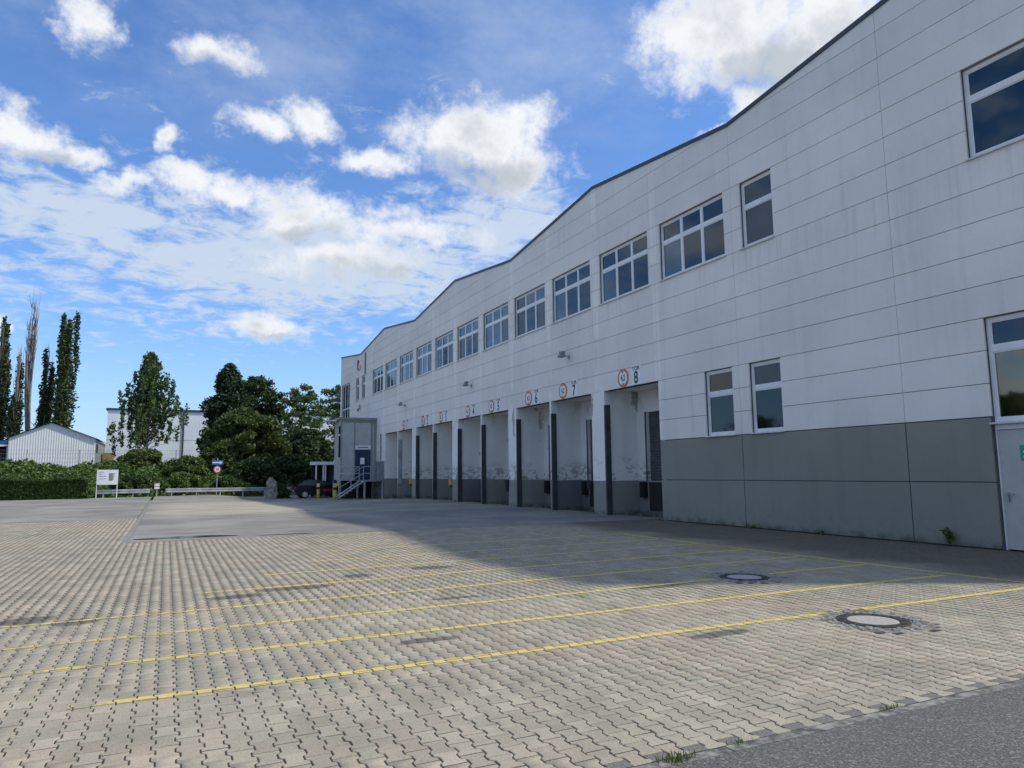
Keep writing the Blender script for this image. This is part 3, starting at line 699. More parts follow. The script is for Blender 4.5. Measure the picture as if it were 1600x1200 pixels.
# door with the lit room seen over it
tw = window(6.9, 8.66, 2.46, ROW[3], 1, .70, ['glass_clear', D], name='transom_window')
bb = MB().box(W + .5, W + .54, 6.7, 9.0, 2.3, 3.05); bb.build('inner_board', 'brown_wood', tw)
MB().box(W + .9, W + .95, 5.6, 10.2, 2.2, 4.7).build('inner_wall', 'white_plain', tw)
dr = MB().box(W + .10, W + .15, 6.93, 8.63, .02, 2.33).build('door', 'hut_panel', wh)
MB().box(W + .07, W + .17, 8.63, 8.656, .0, 2.45).box(W + .07, W + .17, 6.904, 6.93, .0, 2.45).box(W + .07, W + .17, 6.93, 8.63, 2.34, 2.45).build('door_frame', 'white_frame', dr)
MB().box(W + .094, W + .099, 7.765, 7.775, .03, 2.32).build('door_gap', 'rubber', dr)
MB().box(W + .05, W + .10, 8.515, 8.545, .93, 1.11).box(W + .035, W + .05, 8.40, 8.54, 1.07, 1.09).build('handle', 'steel', dr)
MB().box(W + .094, W + .099, 7.98, 8.25, 1.72, 2.02).build('sticker', 'sign_green', dr)
MB().box(W + .089, W + .093, 8.04, 8.19, 1.78, 1.82).box(W + .089, W + .093, 8.04, 8.19, 1.88, 1.91).build('sticker_mark', 'sign_white', dr)

# loading docks
DEP = 1.46; FL = 1.25; dnum = 8
for i, (a, b_) in enumerate(DOCK):
    low = 'dock_slate' if i in (1, 4) else 'dock_green'; zb = -.35
    xb = W + DEP; dc = (a + b_) / 2 - .12; d0, d1 = dc - 1.2, dc + 1.2
    mb = MB().box(xb, xb + .25, d1, b_ + .0, FL, 4.62).box(xb, xb + .25, a, d0, FL, 4.62).box(xb, xb + .25, d0, d1, 3.80, 4.62)
    dk = mb.build('loading_dock', 'dock_white', wh)
    MB().box(xb + .002, xb + .25, a, b_, zb, FL - .004).build('dock_face', low, dk)
    MB().box(W + .322, xb + .25, a, b_, 4.63, 4.80).build('soffit', 'dock_white', dk)
    sh = MB(); n = 24; hh = (3.80 - FL) / n
    for k in range(n):
        z = FL + k * hh; sh.sheet([(xb + .16, d0, z), (xb + .16, d1, z), (xb + .13, d1, z + hh * .5), (xb + .13, d0, z + hh * .5), (xb + .16, d1, z + hh), (xb + .16, d0, z + hh)], [(0, 1, 2, 3), (3, 2, 4, 5)])
    sh.box(xb + .17, xb + .2, d0, d1, FL, 3.8); sh.build('roller_door', 'shutter', dk)
    for yy in (d0 - .05, d1): MB().box(xb - .03, xb - .002, yy, yy + .05, FL, 3.82).build('door_guide', 'post_dark', dk)
    MB().box(xb - .03, xb - .001, d0 + .1, d1 - .1, .15, FL - .06).build('leveller_pit', 'pit', dk)
    for yy in (d0 - .25, d1 + .02): MB().box(xb - .20, xb - .003, yy, yy + .24, .62, 1.20).build('dock_bumper', 'rubber', dk)
    # far flank: upper white, lower grey
    fl = MB().box(W + .002, xb, b_, b_ + .03, FL, 4.625).build('flank_wall', 'dock_white', dk)
    MB().box(W + .002, xb, b_, b_ + .03, zb, FL - .003).build('flank_base', low, dk)
    if i: MB().box(W + .002, xb, a - .03, a, FL, 4.625).build('flank_wall', 'dock_white', dk)
    if i: MB().box(W + .002, xb, a - .03, a, zb, FL - .003).build('flank_base', low, dk)
    if i < 7: MB().box(W - .025, W + .20, b_ - .09, b_ - .001, zb, 4.08).build('guide_post', 'post_dark', dk)
    if i == 7: MB().box(W + .02, W + .30, b_ - .05, b_ - .001, .9, 4.0).build('scraped_strip', 'galv', dk)
# pillars between the docks (solid, front flush with the facade)
for (ya, yb) in [(yk(k) - .45, yk(k) + .45) for k in (2, 4, 6, 8)]:
    p = MB().box(W, W + DEP - .01, ya + .031, yb - .031, FL, 4.602).build('pillar', 'dock_white', wh)
    MB().box(W + .002, W + DEP - .01, ya + .031, yb - .031, -.35, FL - .003).build('pillar_base', 'dock_green', p)
for yd in (26.86, 34.40, 41.94, 49.48):
    p = MB().box(W, W + DEP - .01, yd - .039, yd + .039, FL, 4.602).build('divider', 'dock_white', wh)
    MB().box(W + .002, W + DEP - .01, yd - .039, yd + .039, -.35, FL - .003).build('divider_base', 'dock_green', p)
for (y, mt) in ((38.66, 'yellow_box'), (46.16, 'yellow_box'), (31.06, 'rubber'), (23.6, 'rubber')):
    p = MB().box(W - .10, W + .14, y, y + .26, .92, 1.25).build('corner_buffer', mt, wh)
    MB().box(W - .06, W + .04, y + .06, y + .12, .78, .92).build('buffer_strap', 'rubber', p)

MB().box(W + .33, W + DEP + .25, 52.785, 53.0, -.3, 4.62).build('end_pier', 'dock_white', wh)
MB().box(W + .05, W + DEP + .25, 19.10, 19.316, -.3, 4.60).build('end_pier', 'dock_white', wh)
# gate numbers and height-limit discs
for n, (ys, yn) in {8: (21.34, 20.55), 7: (25.72, 24.83), 6: (28.89, 28.13), 5: (33.05, 32.19), 4: (36.23, 35.41), 3: (40.52, 39.64), 2: (43.87, 42.99), 1: (48.03, 47.29)}.items():
    pl = MB().box(W - .012, W - .002, yn - .28, yn + .28, 4.615, 5.30).build('gate_sign', 'sign_white', wh)
    text_obj(str(n), .60, 'numeral', 'black_ink', pl, face_minus_x(W - .014, yn, 4.855) @ Matrix.Diagonal((.82, 1, 1, 1)))
    text_obj('TOR', .20, 'lettering', 'black_ink', pl, face_minus_x(W - .014, yn, 5.185) @ Matrix.Diagonal((1.1, 1, 1, 1)))
    sg = MB().tube([(W - .002, ys, 4.94), (W - .016, ys, 4.94)], .335, 32).build('height_limit_sign', 'sign_red' if n == 2 else 'sign_orange', wh)
    MB().tube([(W - .0165, ys, 4.94), (W - .020, ys, 4.94)], .255, 32).build('sign_face', 'sign_white', sg)
    text_obj('4,2', .24, 'lettering', 'black_ink', sg, face_minus_x(W - .022, ys, 4.94) @ Matrix.Diagonal((.95, 1.2, 1, 1)))
    for s in (1, -1): MB().prism([(ys + .055, 4.94 + s * .24), (ys - .055, 4.94 + s * .24), (ys, 4.94 + s * .165)][::s], W - .024, W - .021).build('arrow', 'black_ink', sg)
# floodlights, a small lamp, a company mark, a rain pipe
for y in (25.18, 35.67, 47.76):
    f = MB().box(W - .05, W - .002, y - .06, y + .06, 6.20, 6.36).tube([(W - .03, y, 6.3), (W - .28, y, 6.36)], .018, 6).build('floodlight', 'steel', wh)
    MB().prism([(y + .17, 6.26), (y - .17, 6.26), (y - .17, 6.36), (y + .17, 6.36)], W - .46, W - .26).build('lamp_head', 'grey_paint', f)
    MB().prism([(y + .13, 6.40), (y - .13, 6.40), (y - .13, 6.50), (y + .13, 6.50)], W - .40, W - .24).build('lamp_head', 'grey_paint', f)
f = MB().box(W - .12, W - .002, 60.55, 60.75, 7.1, 7.5).build('wall_lamp', 'steel', wh); MB().tube([(W - .2, 60.65, 6.9), (W - .2, 60.65, 7.15)], .09, 10).build('lamp_shade', 'grey_paint', f)
MB().tube([(W - .06, 58.9, 9.95), (W - .06, 58.9, 11.75)], .07, 10).build('rain_pipe', 'grey_paint', wh)
lg = MB()
for (ya, za, yb, zb) in ((61.75, 10.7, 61.6, 11.5), (61.6, 11.5, 61.35, 11.35), (61.35, 11.35, 61.7, 10.95), (61.7, 10.95, 61.45, 10.6)): lg.tube([(W - .02, ya, za), (W - .02, yb, zb)], .07, 6)
lo_ = lg.build('company_mark', 'pink_ink', wh)
text_obj('A', .8, 'lettering', 'grey_ink', lo_, face_minus_x(W - .02, 60.9, 10.75))

# ------------------------------------------------------------------ entrance hut, stairs, lean-to
hy0, hy1, hx0 = 55.2, 57.7, 11.93
gz0 = zg(12.5, 55)
hut = empty('entrance_hut', (13.3, 56.4, gz0), 'tall pale entrance hut on legs with dark blue door against the warehouse', 'hut')
MB().box(hx0 + .06, W - .005, hy0 + .06, hy1 - .06, 1.12, 5.80).build('wall', 'hut_panel', hut)
for (xa, xb_, za, zb) in ((hx0 + .12, 12.98, 1.2, 5.55), (13.06, 14.28, 3.86, 5.55)): MB().box(xa, xb_, hy0 + .035, hy0 + .058, za, zb).build('wall_panel', 'hut_panel', hut)
tr = MB()
for (xa, xb_) in ((hx0, hx0 + .12), (12.99, 13.05), (14.30, 14.42), (14.55, W - .01)): tr.box(xa, xb_, hy0, hy0 + .059, 1.14, 5.58)
tr.box(hx0, W - .01, hy0 - .004, hy0 + .056, 5.58, 5.70); tr.build('trim', 'hut_trim', hut)
rf_ = MB().box(hx0 - .12, W - .005, hy0 - .15, hy1 + .1, 5.80, 5.95).build('roof', 'hut_trim', hut); MB().box(hx0 - .9, hx0 - .12, hy0 + .9, hy1 + .1, 5.72, 5.80).build('eave', 'white_plain', rf_)
dd = MB().box(13.08, 14.27, hy0 + .02, hy0 + .055, 1.16, 3.46).build('door', 'blue_door', hut)
MB().box(13.48, 13.80, hy0 + .012, hy0 + .018, 2.35, 2.85).build('notice', 'sign_white', dd); MB().box(14.10, 14.14, hy0 - .03, hy0 + .019, 2.1, 2.3).build('handle', 'steel', dd)
sg = MB().box(13.07, 14.28, hy0 + .005, hy0 + .034, 3.50, 3.80).build('name_sign', 'sign_white', hut)
MB().box(13.28, 14.06, hy0 - .001, hy0 + .004, 3.62, 3.68).build('print_line', 'black_ink', sg)
sw = MB().box(hx0 + .02, hx0 + .058, 55.40, 56.0, 2.9, 5.3).build('side_window', 'glass_black', hut); MB().box(hx0 + .012, hx0 + .058, 55.38, 56.02, 4.55, 4.68).build('transom', 'white_frame', sw)
for (x, y) in ((hx0 + .03, hy0 + .08), (hx0 + .03, hy1 - .1), (14.5, hy0 + .1), (13.2, hy1 - .1)): MB().box(x - .06, x + .06, y - .06, y + .06, gz0 - .1, 1.12).build('leg', 'hut_trim', hut)
MB().box(hx0 + .3, W - .1, hy0 + 1.0, hy0 + 1.05, gz0 - .05, 1.1).build('back_board', 'pit', hut)

st = empty('metal_staircase', (13.2, 54.0, zg(13, 54)), 'grey steel stairs and railed landing in front of the blue door', 'staircase')
zb0 = zg(13, 54) - .02
MB().box(13.15, W - .003, 52.82, 55.15, 1.04, 1.13).build('landing', 'steel', st)
for (x, y) in ((13.25, 52.9), (14.6, 52.9), (13.25, 55.05)): MB().box(x - .06, x + .06, y - .06, y + .06, zb0, 1.04).build('landing_leg', 'galv', st)
MB().box(W - .06, W - .004, 52.82, 55.1, 1.14, 2.55).build('side_plate', 'grey_paint', st)
N = 7
for k in range(N):
    x = 13.12 - (k + 1) * .26; z = 1.05 - (k + 1) * (1.05 - zb0) / (N + 1)
    MB().box(x, x + .27, 52.9, 54.1, z - .04, z).build('step', 'steel', st)
for y in (52.86, 54.12): MB().tube([(13.15, y, 1.05), (11.2, y, zb0 + .05)], .06, 6).build('stringer', 'steel', st)
rl = MB()
for (a_, b_) in (((13.15, 52.86, 2.15), (11.35, 52.86, 1.05)), ((13.15, 52.86, 1.65), (11.35, 52.86, .6)), ((11.35, 52.86, 1.05), (11.35, 52.86, zb0)), ((13.15, 52.86, 2.15), (13.15, 52.86, 1.1)), ((12.25, 52.86, 1.6), (12.25, 52.86, .55)),
                 ((13.15, 54.12, 2.15), (11.35, 54.12, 1.05)), ((13.15, 54.12, 2.15), (13.15, 54.12, 1.1)), ((11.35, 54.12, 1.05), (11.35, 54.12, zb0)),
                 ((13.15, 52.86, 2.15), (W - .1, 52.86, 2.15)), ((13.15, 52.86, 1.65), (W - .1, 52.86, 1.65)), ((13.7, 52.86, 2.15), (13.7, 52.86, 1.1)), ((14.25, 52.86, 2.15), (14.25, 52.86, 1.1)),
                 ((13.15, 54.12, 2.15), (11.9, 55.1, 2.15)), ((13.15, 54.12, 1.65), (11.9, 55.1, 1.65)), ((11.95, 55.08, 2.15), (11.95, 55.08, 1.1)), ((12.5, 54.62, 2.15), (12.5, 54.62, 1.1))):
    MB().tube([a_, b_], .026, 6).build('railing_bar', 'galv', st)
lt = empty('lean_to_frame', (11.7, 61.2, zg(11.7, 61)), 'small white flat-roofed lean-to with open dark front beside the parked car', 'shelter')
zc = zg(11.7, 61)
MB().box(11.1, 12.75, 60.9, 63.3, 2.40, 2.66).build('roof', 'white_plain', lt)
for x in (11.16, 11.75, 11.92): MB().box(x, x + .10, 60.95, 61.05, zc - .05, 2.40).build('post', 'white_plain', lt)
MB().box(11.2, 12.7, 63.1, 63.2, zc - .05, 2.4).build('back_board', 'pit', lt)
MB().box(12.66, 12.72, 61.0, 63.1, zc - .05, 2.4).build('side_board', 'pit', lt)

# bollards
def bollard(x, y, label):
    z = zg(x, y); r = empty('bollard', (x, y, z), label, 'bollard', 'yellow and black bollards by the entrance hut')
    MB().tube([(x, y, z - .1), (x, y, z + 1.2)], .12, 14).build('post', 'bollard_yellow', r, True)
    MB().tube([(x, y, z + .72), (x, y, z + .90)], .128, 14).build('band', 'bollard_black', r)
    MB().tube([(x, y, z + 1.2), (x, y, z + 1.38), (x, y, z + 1.44)], [.128, .128, .08], 14).build('cap', 'bollard_black', r)
bollard(10.86, 58.0, 'yellow bollard with black band and cap standing in front of the dark car')
bollard(10.90, 52.0, 'yellow bollard with black band and cap and chipped foot before the hut')

# parked hatchback (nose towards the hut)
cx, cy = 11.35, 60.0; cz = zg(cx, cy)
car = empty('parked_car', (cx, cy, cz), 'dark hatchback with pale alloy wheel parked by the guardrail behind the bollards', 'car')
xs = lambda u: cx - 2.1 + u
prof = [(0.05, .35), (0.0, .62), (.12, .95), (.30, 1.02), (2.95, .98), (3.75, .86), (4.10, .70), (4.15, .40), (4.05, .26), (.15, .26)]
def loft(prof, w0, w1, z0, z1, mat, name, parent, y=cy):
    mb = MB(); n = len(prof)
    def wd(z): return w0 + (w1 - w0) * (z - z0) / (z1 - z0)
    mb.v = [(xs(u), y - wd(z), cz + z) for u, z in prof] + [(xs(u), y + wd(z), cz + z) for u, z in prof]
    mb.f = [tuple(range(n)), tuple(reversed(range(n, 2 * n)))] + [(i, n + i, n + (i + 1) % n, (i + 1) % n) for i in range(n)]
    return mb.build(name, mat, parent)
body = loft(prof, .86, .84, .26, 1.02, 'car_paint', 'body', car)
loft([(.18, 1.0), (.75, 1.40), (1.05, 1.46), (1.9, 1.45), (2.35, 1.36), (3.05, .97)], .80, .62, .97, 1.46, 'car_paint', 'cabin', car)
def side_poly(pts, mat, name, parent, off=.012):
    mb = MB(); wd = lambda z: .80 + (.62 - .80) * (z - .97) / (1.46 - .97)
    mb.v = [(xs(u), cy - wd(z) - off, cz + z) for u, z in pts]; mb.f = [tuple(range(len(pts)))]; return mb.build(name, mat, parent)
side_poly([(.95, 1.05), (1.55, 1.05), (1.55, 1.39), (1.05, 1.37)], 'car_glass', 'side_window', car); side_poly([(1.62, 1.05), (2.82, 1.05), (2.30, 1.33), (1.95, 1.39), (1.62, 1.39)], 'car_glass', 'side_window', car)
side_poly([(.40, 1.05), (.86, 1.05), (.95, 1.34), (.78, 1.34)], 'car_glass', 'quarter_window', car)
mb = MB(); mb.v = [(xs(.22), cy - .66, cz + 1.05), (xs(.22), cy + .66, cz + 1.05), (xs(.70), cy + .58, cz + 1.38), (xs(.70), cy - .58, cz + 1.38)]; mb.v = [(x - .02, y, z + .01) for x, y, z in mb.v]; mb.f = [(0, 1, 2, 3)]; mb.build('rear_window', 'car_glass', car)
mb = MB(); mb.v = [(xs(3.02), cy - .70, cz + .99), (xs(3.02), cy + .70, cz + .99), (xs(2.40), cy + .60, cz + 1.345), (xs(2.40), cy - .60, cz + 1.345)]; mb.v = [(x + .02, y, z + .012) for x, y, z in mb.v]; mb.f = [(3, 2, 1, 0)]; mb.build('windscreen', 'car_glass', car)
for s in (-1, 1): MB().box(xs(-.015), xs(.10), cy + s * .72 - .12, cy + s * .72 + .12, cz + .70, cz + .92).build('tail_light', 'tail_red', car)
MB().box(xs(-.02), xs(.04), cy - .27, cy + .27, cz + .55, cz + .66).build('number_plate', 'sign_white', car)
MB().box(xs(2.15), xs(3.35), cy - .875, cy - .845, cz + .52, cz + .72).build('door_reflection', 'car_red', car)  # flat red box painted in place of a red reflection on the door
for u in (.78, 3.28):
    for s in (-1, 1):
        y = cy + s * .80; c = (xs(u), y, cz + .31)
        wl = MB().tube([(xs(u), y - .10, cz + .31), (xs(u), y + .10, cz + .31)], .31, 22).build('wheel', 'tyre', car, False)
        ys = y + s * .102; MB().tube([(xs(u), ys, cz + .31), (xs(u), ys + s * .004, cz + .31)], .205, 20).build('rim', 'rim', wl)
        sp = MB()
        for k in range(9):
            a = 2 * math.pi * k / 9; sp.tube([(xs(u) + .10 * math.cos(a), ys + s * .007, cz + .31 + .10 * math.sin(a)), (xs(u) + .18 * math.cos(a), ys + s * .007, cz + .31 + .18 * math.sin(a))], .022, 5)
        sp.build('rim_gap', 'tyre', wl)
MB().box(xs(2.72), xs(2.9), cy - .98, cy - .86, cz + .98, cz + 1.10).build('mirror', 'car_paint', car)

# standing stone
def rock(name, x, y, z, rx, ry, h, seed, mat, label, cat):
    rr = random.Random(seed); n = 12; lv = 9; mb = MB()
    for j in range(lv):
        tt = j / (lv - 1); s = (1.0 - .35 * tt) * (1.0 if tt < .8 else 1 - (tt - .8) * 3.2); ox = .10 * tt * rx * rr.uniform(-1, 1)
        for k in range(n):
            a = 2 * math.pi * k / n; f = s * rr.uniform(.82, 1.12); mb.v.append((x + ox + rx * f * math.cos(a), y + ry * f * math.sin(a), z - .05 + h * tt))
    for j in range(lv - 1): mb.f += [(j * n + k, j * n + (k + 1) % n, (j + 1) * n + (k + 1) % n, (j + 1) * n + k) for k in range(n)]
    mb.f.append(tuple((lv - 1) * n + k for k in range(n)))
    return tag(mb.build(name, mat), label, cat)
rock('standing_stone', 7.45, 59.0, zg(7.4, 59), .52, .38, 1.75, 4, 'rock', 'upright rough grey standing stone in front of the guardrail', 'stone')

# guardrails
def guardrail(p0, p1, label):
    p0 = Vector(p0); p1 = Vector(p1); r = empty('guardrail', p0, label, 'guardrail', 'steel guardrails along the bank'); d = (p1 - p0); L = d.length; d.normalize(); nrm = Vector((d.y, -d.x, 0))
    prof = [(0, .0), (.05, .03), (.05, .10), (.0, .14), (.0, .18), (.05, .22), (.05, .29), (0, .32)]; mb = MB(); n = len(prof)
    for e in (0, L):
        for (o_, z) in prof: q = p0 + d * e + nrm * o_; mb.v.append((q.x, q.y, q.z + .30 + z))
    mb.f = [(i, n + i, n + i + 1, i + 1) for i in range(n - 1)]; mb.build('beam', 'galv', r)
    k = .5
    while k < L: q = p0 + d * k - nrm * .05; MB().box(q.x - .04, q.x + .04, q.y - .04, q.y + .04, q.z - .3, q.z + .58).build('post', 'galv', r); k += 2.0
guardrail((-4.75, 62.85, .0), (-1.1, 63.0, .0), 'short galvanised guardrail below the white notice board')
guardrail((0.0, 63.3, .0), (10.3, 67.6, -.1), 'long galvanised guardrail running behind the standing stone')
# board, marker post, road sign
nb = empty('notice_board', (-4.0, 62.6, 0), 'white notice board on thin posts in front of the overgrown bank', 'notice board')
MB().box(-4.72, -3.30, 62.58, 62.62, 1.0, 2.12).build('panel', 'sign_white', nb)
for x in (-4.70, -3.34): MB().box(x - .03, x + .03, 62.625, 62.68, -.3, 2.14).build('post', 'white_plain', nb)
mb = MB()
for (xa, xb_, z) in ((-4.6, -4.25, 1.93), (-4.6, -4.35, 1.77), (-4.6, -4.1, 1.60), (-4.6, -4.1, 1.42), (-3.62, -3.5, 1.78), (-3.62, -3.55, 1.6)): MB().box(xa, xb_, 62.574, 62.578, z, z + .05).build('print_line', 'grey_ink', nb)
MB().box(-3.92, -3.68, 62.57, 62.578, 1.3, 1.86).box(-3.66, -3.62, 62.57, 62.578, 1.35, 1.86).build('picture', 'grey_paint', nb)
mp = empty('marker_post', (-.62, 63.6, 0), 'short white-headed marker post between the two guardrails', 'post')
MB().box(-.68, -.56, 63.55, 63.65, -.3, .62).build('post', 'galv', mp); hd = MB().box(-.80, -.44, 63.46, 63.74, .60, 1.02).build('head', 'white_plain', mp); MB().box(-.805, -.435, 63.455, 63.745, .78, .82).build('band', 'sign_red', hd)
rs = empty('road_sign', (3.9, 66.2, .1), 'blue one-way arrow above a round red-rimmed speed sign on one pole', 'road sign')
MB().tube([(3.9, 66.2, -.3), (3.9, 66.2, 3.1)], .04, 8).build('pole', 'galv', rs)
ar = MB().box(3.45, 4.35, 66.13, 66.15, 2.50, 2.90).build('arrow_plate', 'sign_blue', rs)
mb = MB().box(3.50, 4.08, 66.122, 66.128, 2.65, 2.75); mb.sheet([(4.06, 66.122, 2.56), (4.30, 66.122, 2.70), (4.06, 66.122, 2.84)], [(0, 1, 2)]); mb.build('arrow', 'sign_white', ar)
rd = MB().tube([(3.9, 66.15, 2.12), (3.9, 66.13, 2.12)], .32, 24).build('speed_disc', 'sign_red', rs)
MB().tube([(3.9, 66.128, 2.12), (3.9, 66.122, 2.12)], .23, 24).build('disc_face', 'sign_white', rd); text_obj('10', .26, 'numeral', 'black_ink', rd, face_minus_y(3.9, 66.118, 2.12))

# ------------------------------------------------------------------ far buildings
big = empty('white_hall', (8, 114, 2), 'large plain white hall with dark roof edge beyond the birch', 'building')
MB().box(-7.6, 30, 112, 140, 1.6, 10.7).build('wall', 'far_white', big)
MB().box(-7.8, 30.2, 111.8, 140.2, 10.7, 10.95).build('roof_edge', 'coping', big)
for x in (1.9, 14.6): MB().box(x - .11, x + .11, 111.85, 111.99, 1.8, 10.7).build('rain_pipe', 'post_dark', big)
for x in (-4.0, 6.5, 10.5, 18.5): MB().box(x - .02, x + .02, 111.985, 111.998, 1.8, 10.69).build('panel_joint', 'grey_paint', big)
MB().box(-7.6, 30, 111.985, 111.998, 6.6, 6.64).build('panel_joint', 'grey_paint', big)
shd = empty('metal_shed', (-11.6, 95, 2), 'white corrugated metal shed with low gable behind the bank', 'shed')
mb = MB(); nx = 68; x0_, x1_ = -15.8, -7.5; pk = -11.9
def ze(x): return 5.95 + 1.75 * (1 - abs(x - pk) / (pk - x0_ if x < pk else x1_ - pk))
for i in range(nx + 1):
    x = x0_ + (x1_ - x0_) * i / nx; yy = 95 - (.03 if i % 2 else 0); mb.v += [(x, yy, 1.7), (x, yy, ze(x))]
mb.f = [(2 * i, 2 * i + 2, 2 * i + 3, 2 * i + 1) for i in range(nx)]; mb.build('gable_wall', 'shed_white', shd)
MB().box(x1_ - .1, x1_, 95.01, 110, 1.7, 5.9).build('side_wall', 'grey_paint', shd); MB().box(x0_, x0_ + .1, 95.01, 110, 1.7, 5.9).build('side_wall', 'grey_paint', shd)
mb = MB().sheet([(x0_ - .2, 94.7, 5.95), (pk, 94.7, 7.78), (x1_ + .3, 94.7, 5.9), (x0_ - .2, 110, 5.95), (pk, 110, 7.78), (x1_ + .3, 110, 5.9)], [(0, 1, 4, 3), (1, 2, 5, 4)]); mb.build('roof', 'shed_roof', shd)
MB().box(-7.52, -7.48, 96, 98.5, 4.4, 5.4).build('vent', 'pit', shd)
bs = empty('blue_roofed_shelter', (-17.6, 98, 2), 'low open shelter with blue roof beside the metal shed', 'shelter')
MB().box(-19.5, -16.1, 97.5, 101, 5.3, 5.75).build('roof', 'blue_roof', bs); MB().box(-19.5, -16.1, 97.45, 97.5, 5.1, 5.3).build('fascia', 'white_plain', bs)
for x in (-19.3, -17.7, -16.3): MB().box(x - .08, x + .08, 97.6, 97.76, 1.7, 5.3).build('post', 'steel', bs)
MB().box(-19.5, -16.1, 100.8, 101, 1.7, 5.3).build('back_board', 'pit', bs)
ws = empty('wooden_lean_to', (-6.9, 104, 2), 'small brown timber lean-to between shed and white hall', 'shed')
MB().box(-7.3, -6.3, 104, 106, 1.7, 3.6).build('wall', 'pit', ws); MB().box(-7.35, -6.2, 103.9, 106.1, 3.6, 4.6).build('gable_board', 'brown_wood', ws)
fe = empty('wire_fence', (-2.9, 80, 2), 'thin wire fence with slim posts along the top of the bank', 'fence')
for k in range(7): x = -16 + k * 4.2; MB().tube([(x, 80, 1.6), (x, 80, 4.2)], .035, 6).build('post', 'steel', fe)
mb = MB()
for z in (2.2, 2.6, 3.0, 3.4, 3.8, 4.15): mb.tube([(-16, 80, z), (9.2, 80, z)], .008, 4)
for k in range(126): x = -16 + k * .2; mb.tube([(x, 80, 2.0), (x, 80, 4.15)], .005, 3, False)
mb.build('mesh_wire', 'steel', fe)

# ------------------------------------------------------------------ vegetation
def leaves(name, P, size, mat, parent, up=0.0, aspect=1.6, droop=0.0):
    P = np.asarray(P, np.float32); n = len(P)
    nrm = rng.normal(size=(n, 3)); nrm[:, 2] += up; nrm /= np.linalg.norm(nrm, axis=1, keepdims=True) + 1e-9
    a = np.cross(nrm, rng.normal(size=(n, 3))); a /= np.linalg.norm(a, axis=1, keepdims=True) + 1e-9
    if droop: a[:, 2] -= droop; a /= np.linalg.norm(a, axis=1, keepdims=True) + 1e-9
    b = np.cross(nrm, a); s = (size * rng.uniform(.6, 1.35, n))[:, None]
    a = a * s * aspect * .5; b = b * s * .5
    q = np.stack([P - a, P + b * .9 - a * .1, P + a, P - b * .9 - a * .1], 1).reshape(-1, 3)
    return big_mesh(name, q, np.full(n, 4), np.arange(4 * n), mat, parent, rng.uniform(0, 1, n))
def clumps(C, rad, per, flat=1.0):
    C = np.asarray(C); k = np.repeat(np.arange(len(C)), per); r = np.asarray(rad)[k] if hasattr(rad, '__len__') else rad
    g_ = rng.normal(size=(len(k), 3)); g_ /= np.linalg.norm(g_, axis=1, keepdims=True); g_ *= (rng.uniform(0, 1, len(k)) ** .45)[:, None]
    g_[:, 2] *= flat
    return C[k] + g_ * (r[:, None] if hasattr(r, '__len__') else r)
def trunk(mb, base, top, r0, r1, wob=.1, n=7):
    base = Vector(base); top = Vector(top); pts = []
    for i in range(n):
        t_ = i / (n - 1); q = base.lerp(top, t_); pts.append(q + Vector((random.uniform(-wob, wob), random.uniform(-wob, wob), 0)) * (t_ * (1.2 - t_)))
    mb.tube(pts, [r0 + (r1 - r0) * i / (n - 1) for i in range(n)], 7); return pts
def ground_z(x, y): return zt(x, y)
def strands(C, per, length, wid):
    C = np.asarray(C); k = np.repeat(np.arange(len(C)), per); n = len(k); L = (length * rng.uniform(.35, 1.2, len(C)))[k]
    P = C[k] + np.stack([rng.normal(0, wid, n), rng.normal(0, wid, n), -L * rng.uniform(0, 1, n)], 1); return P
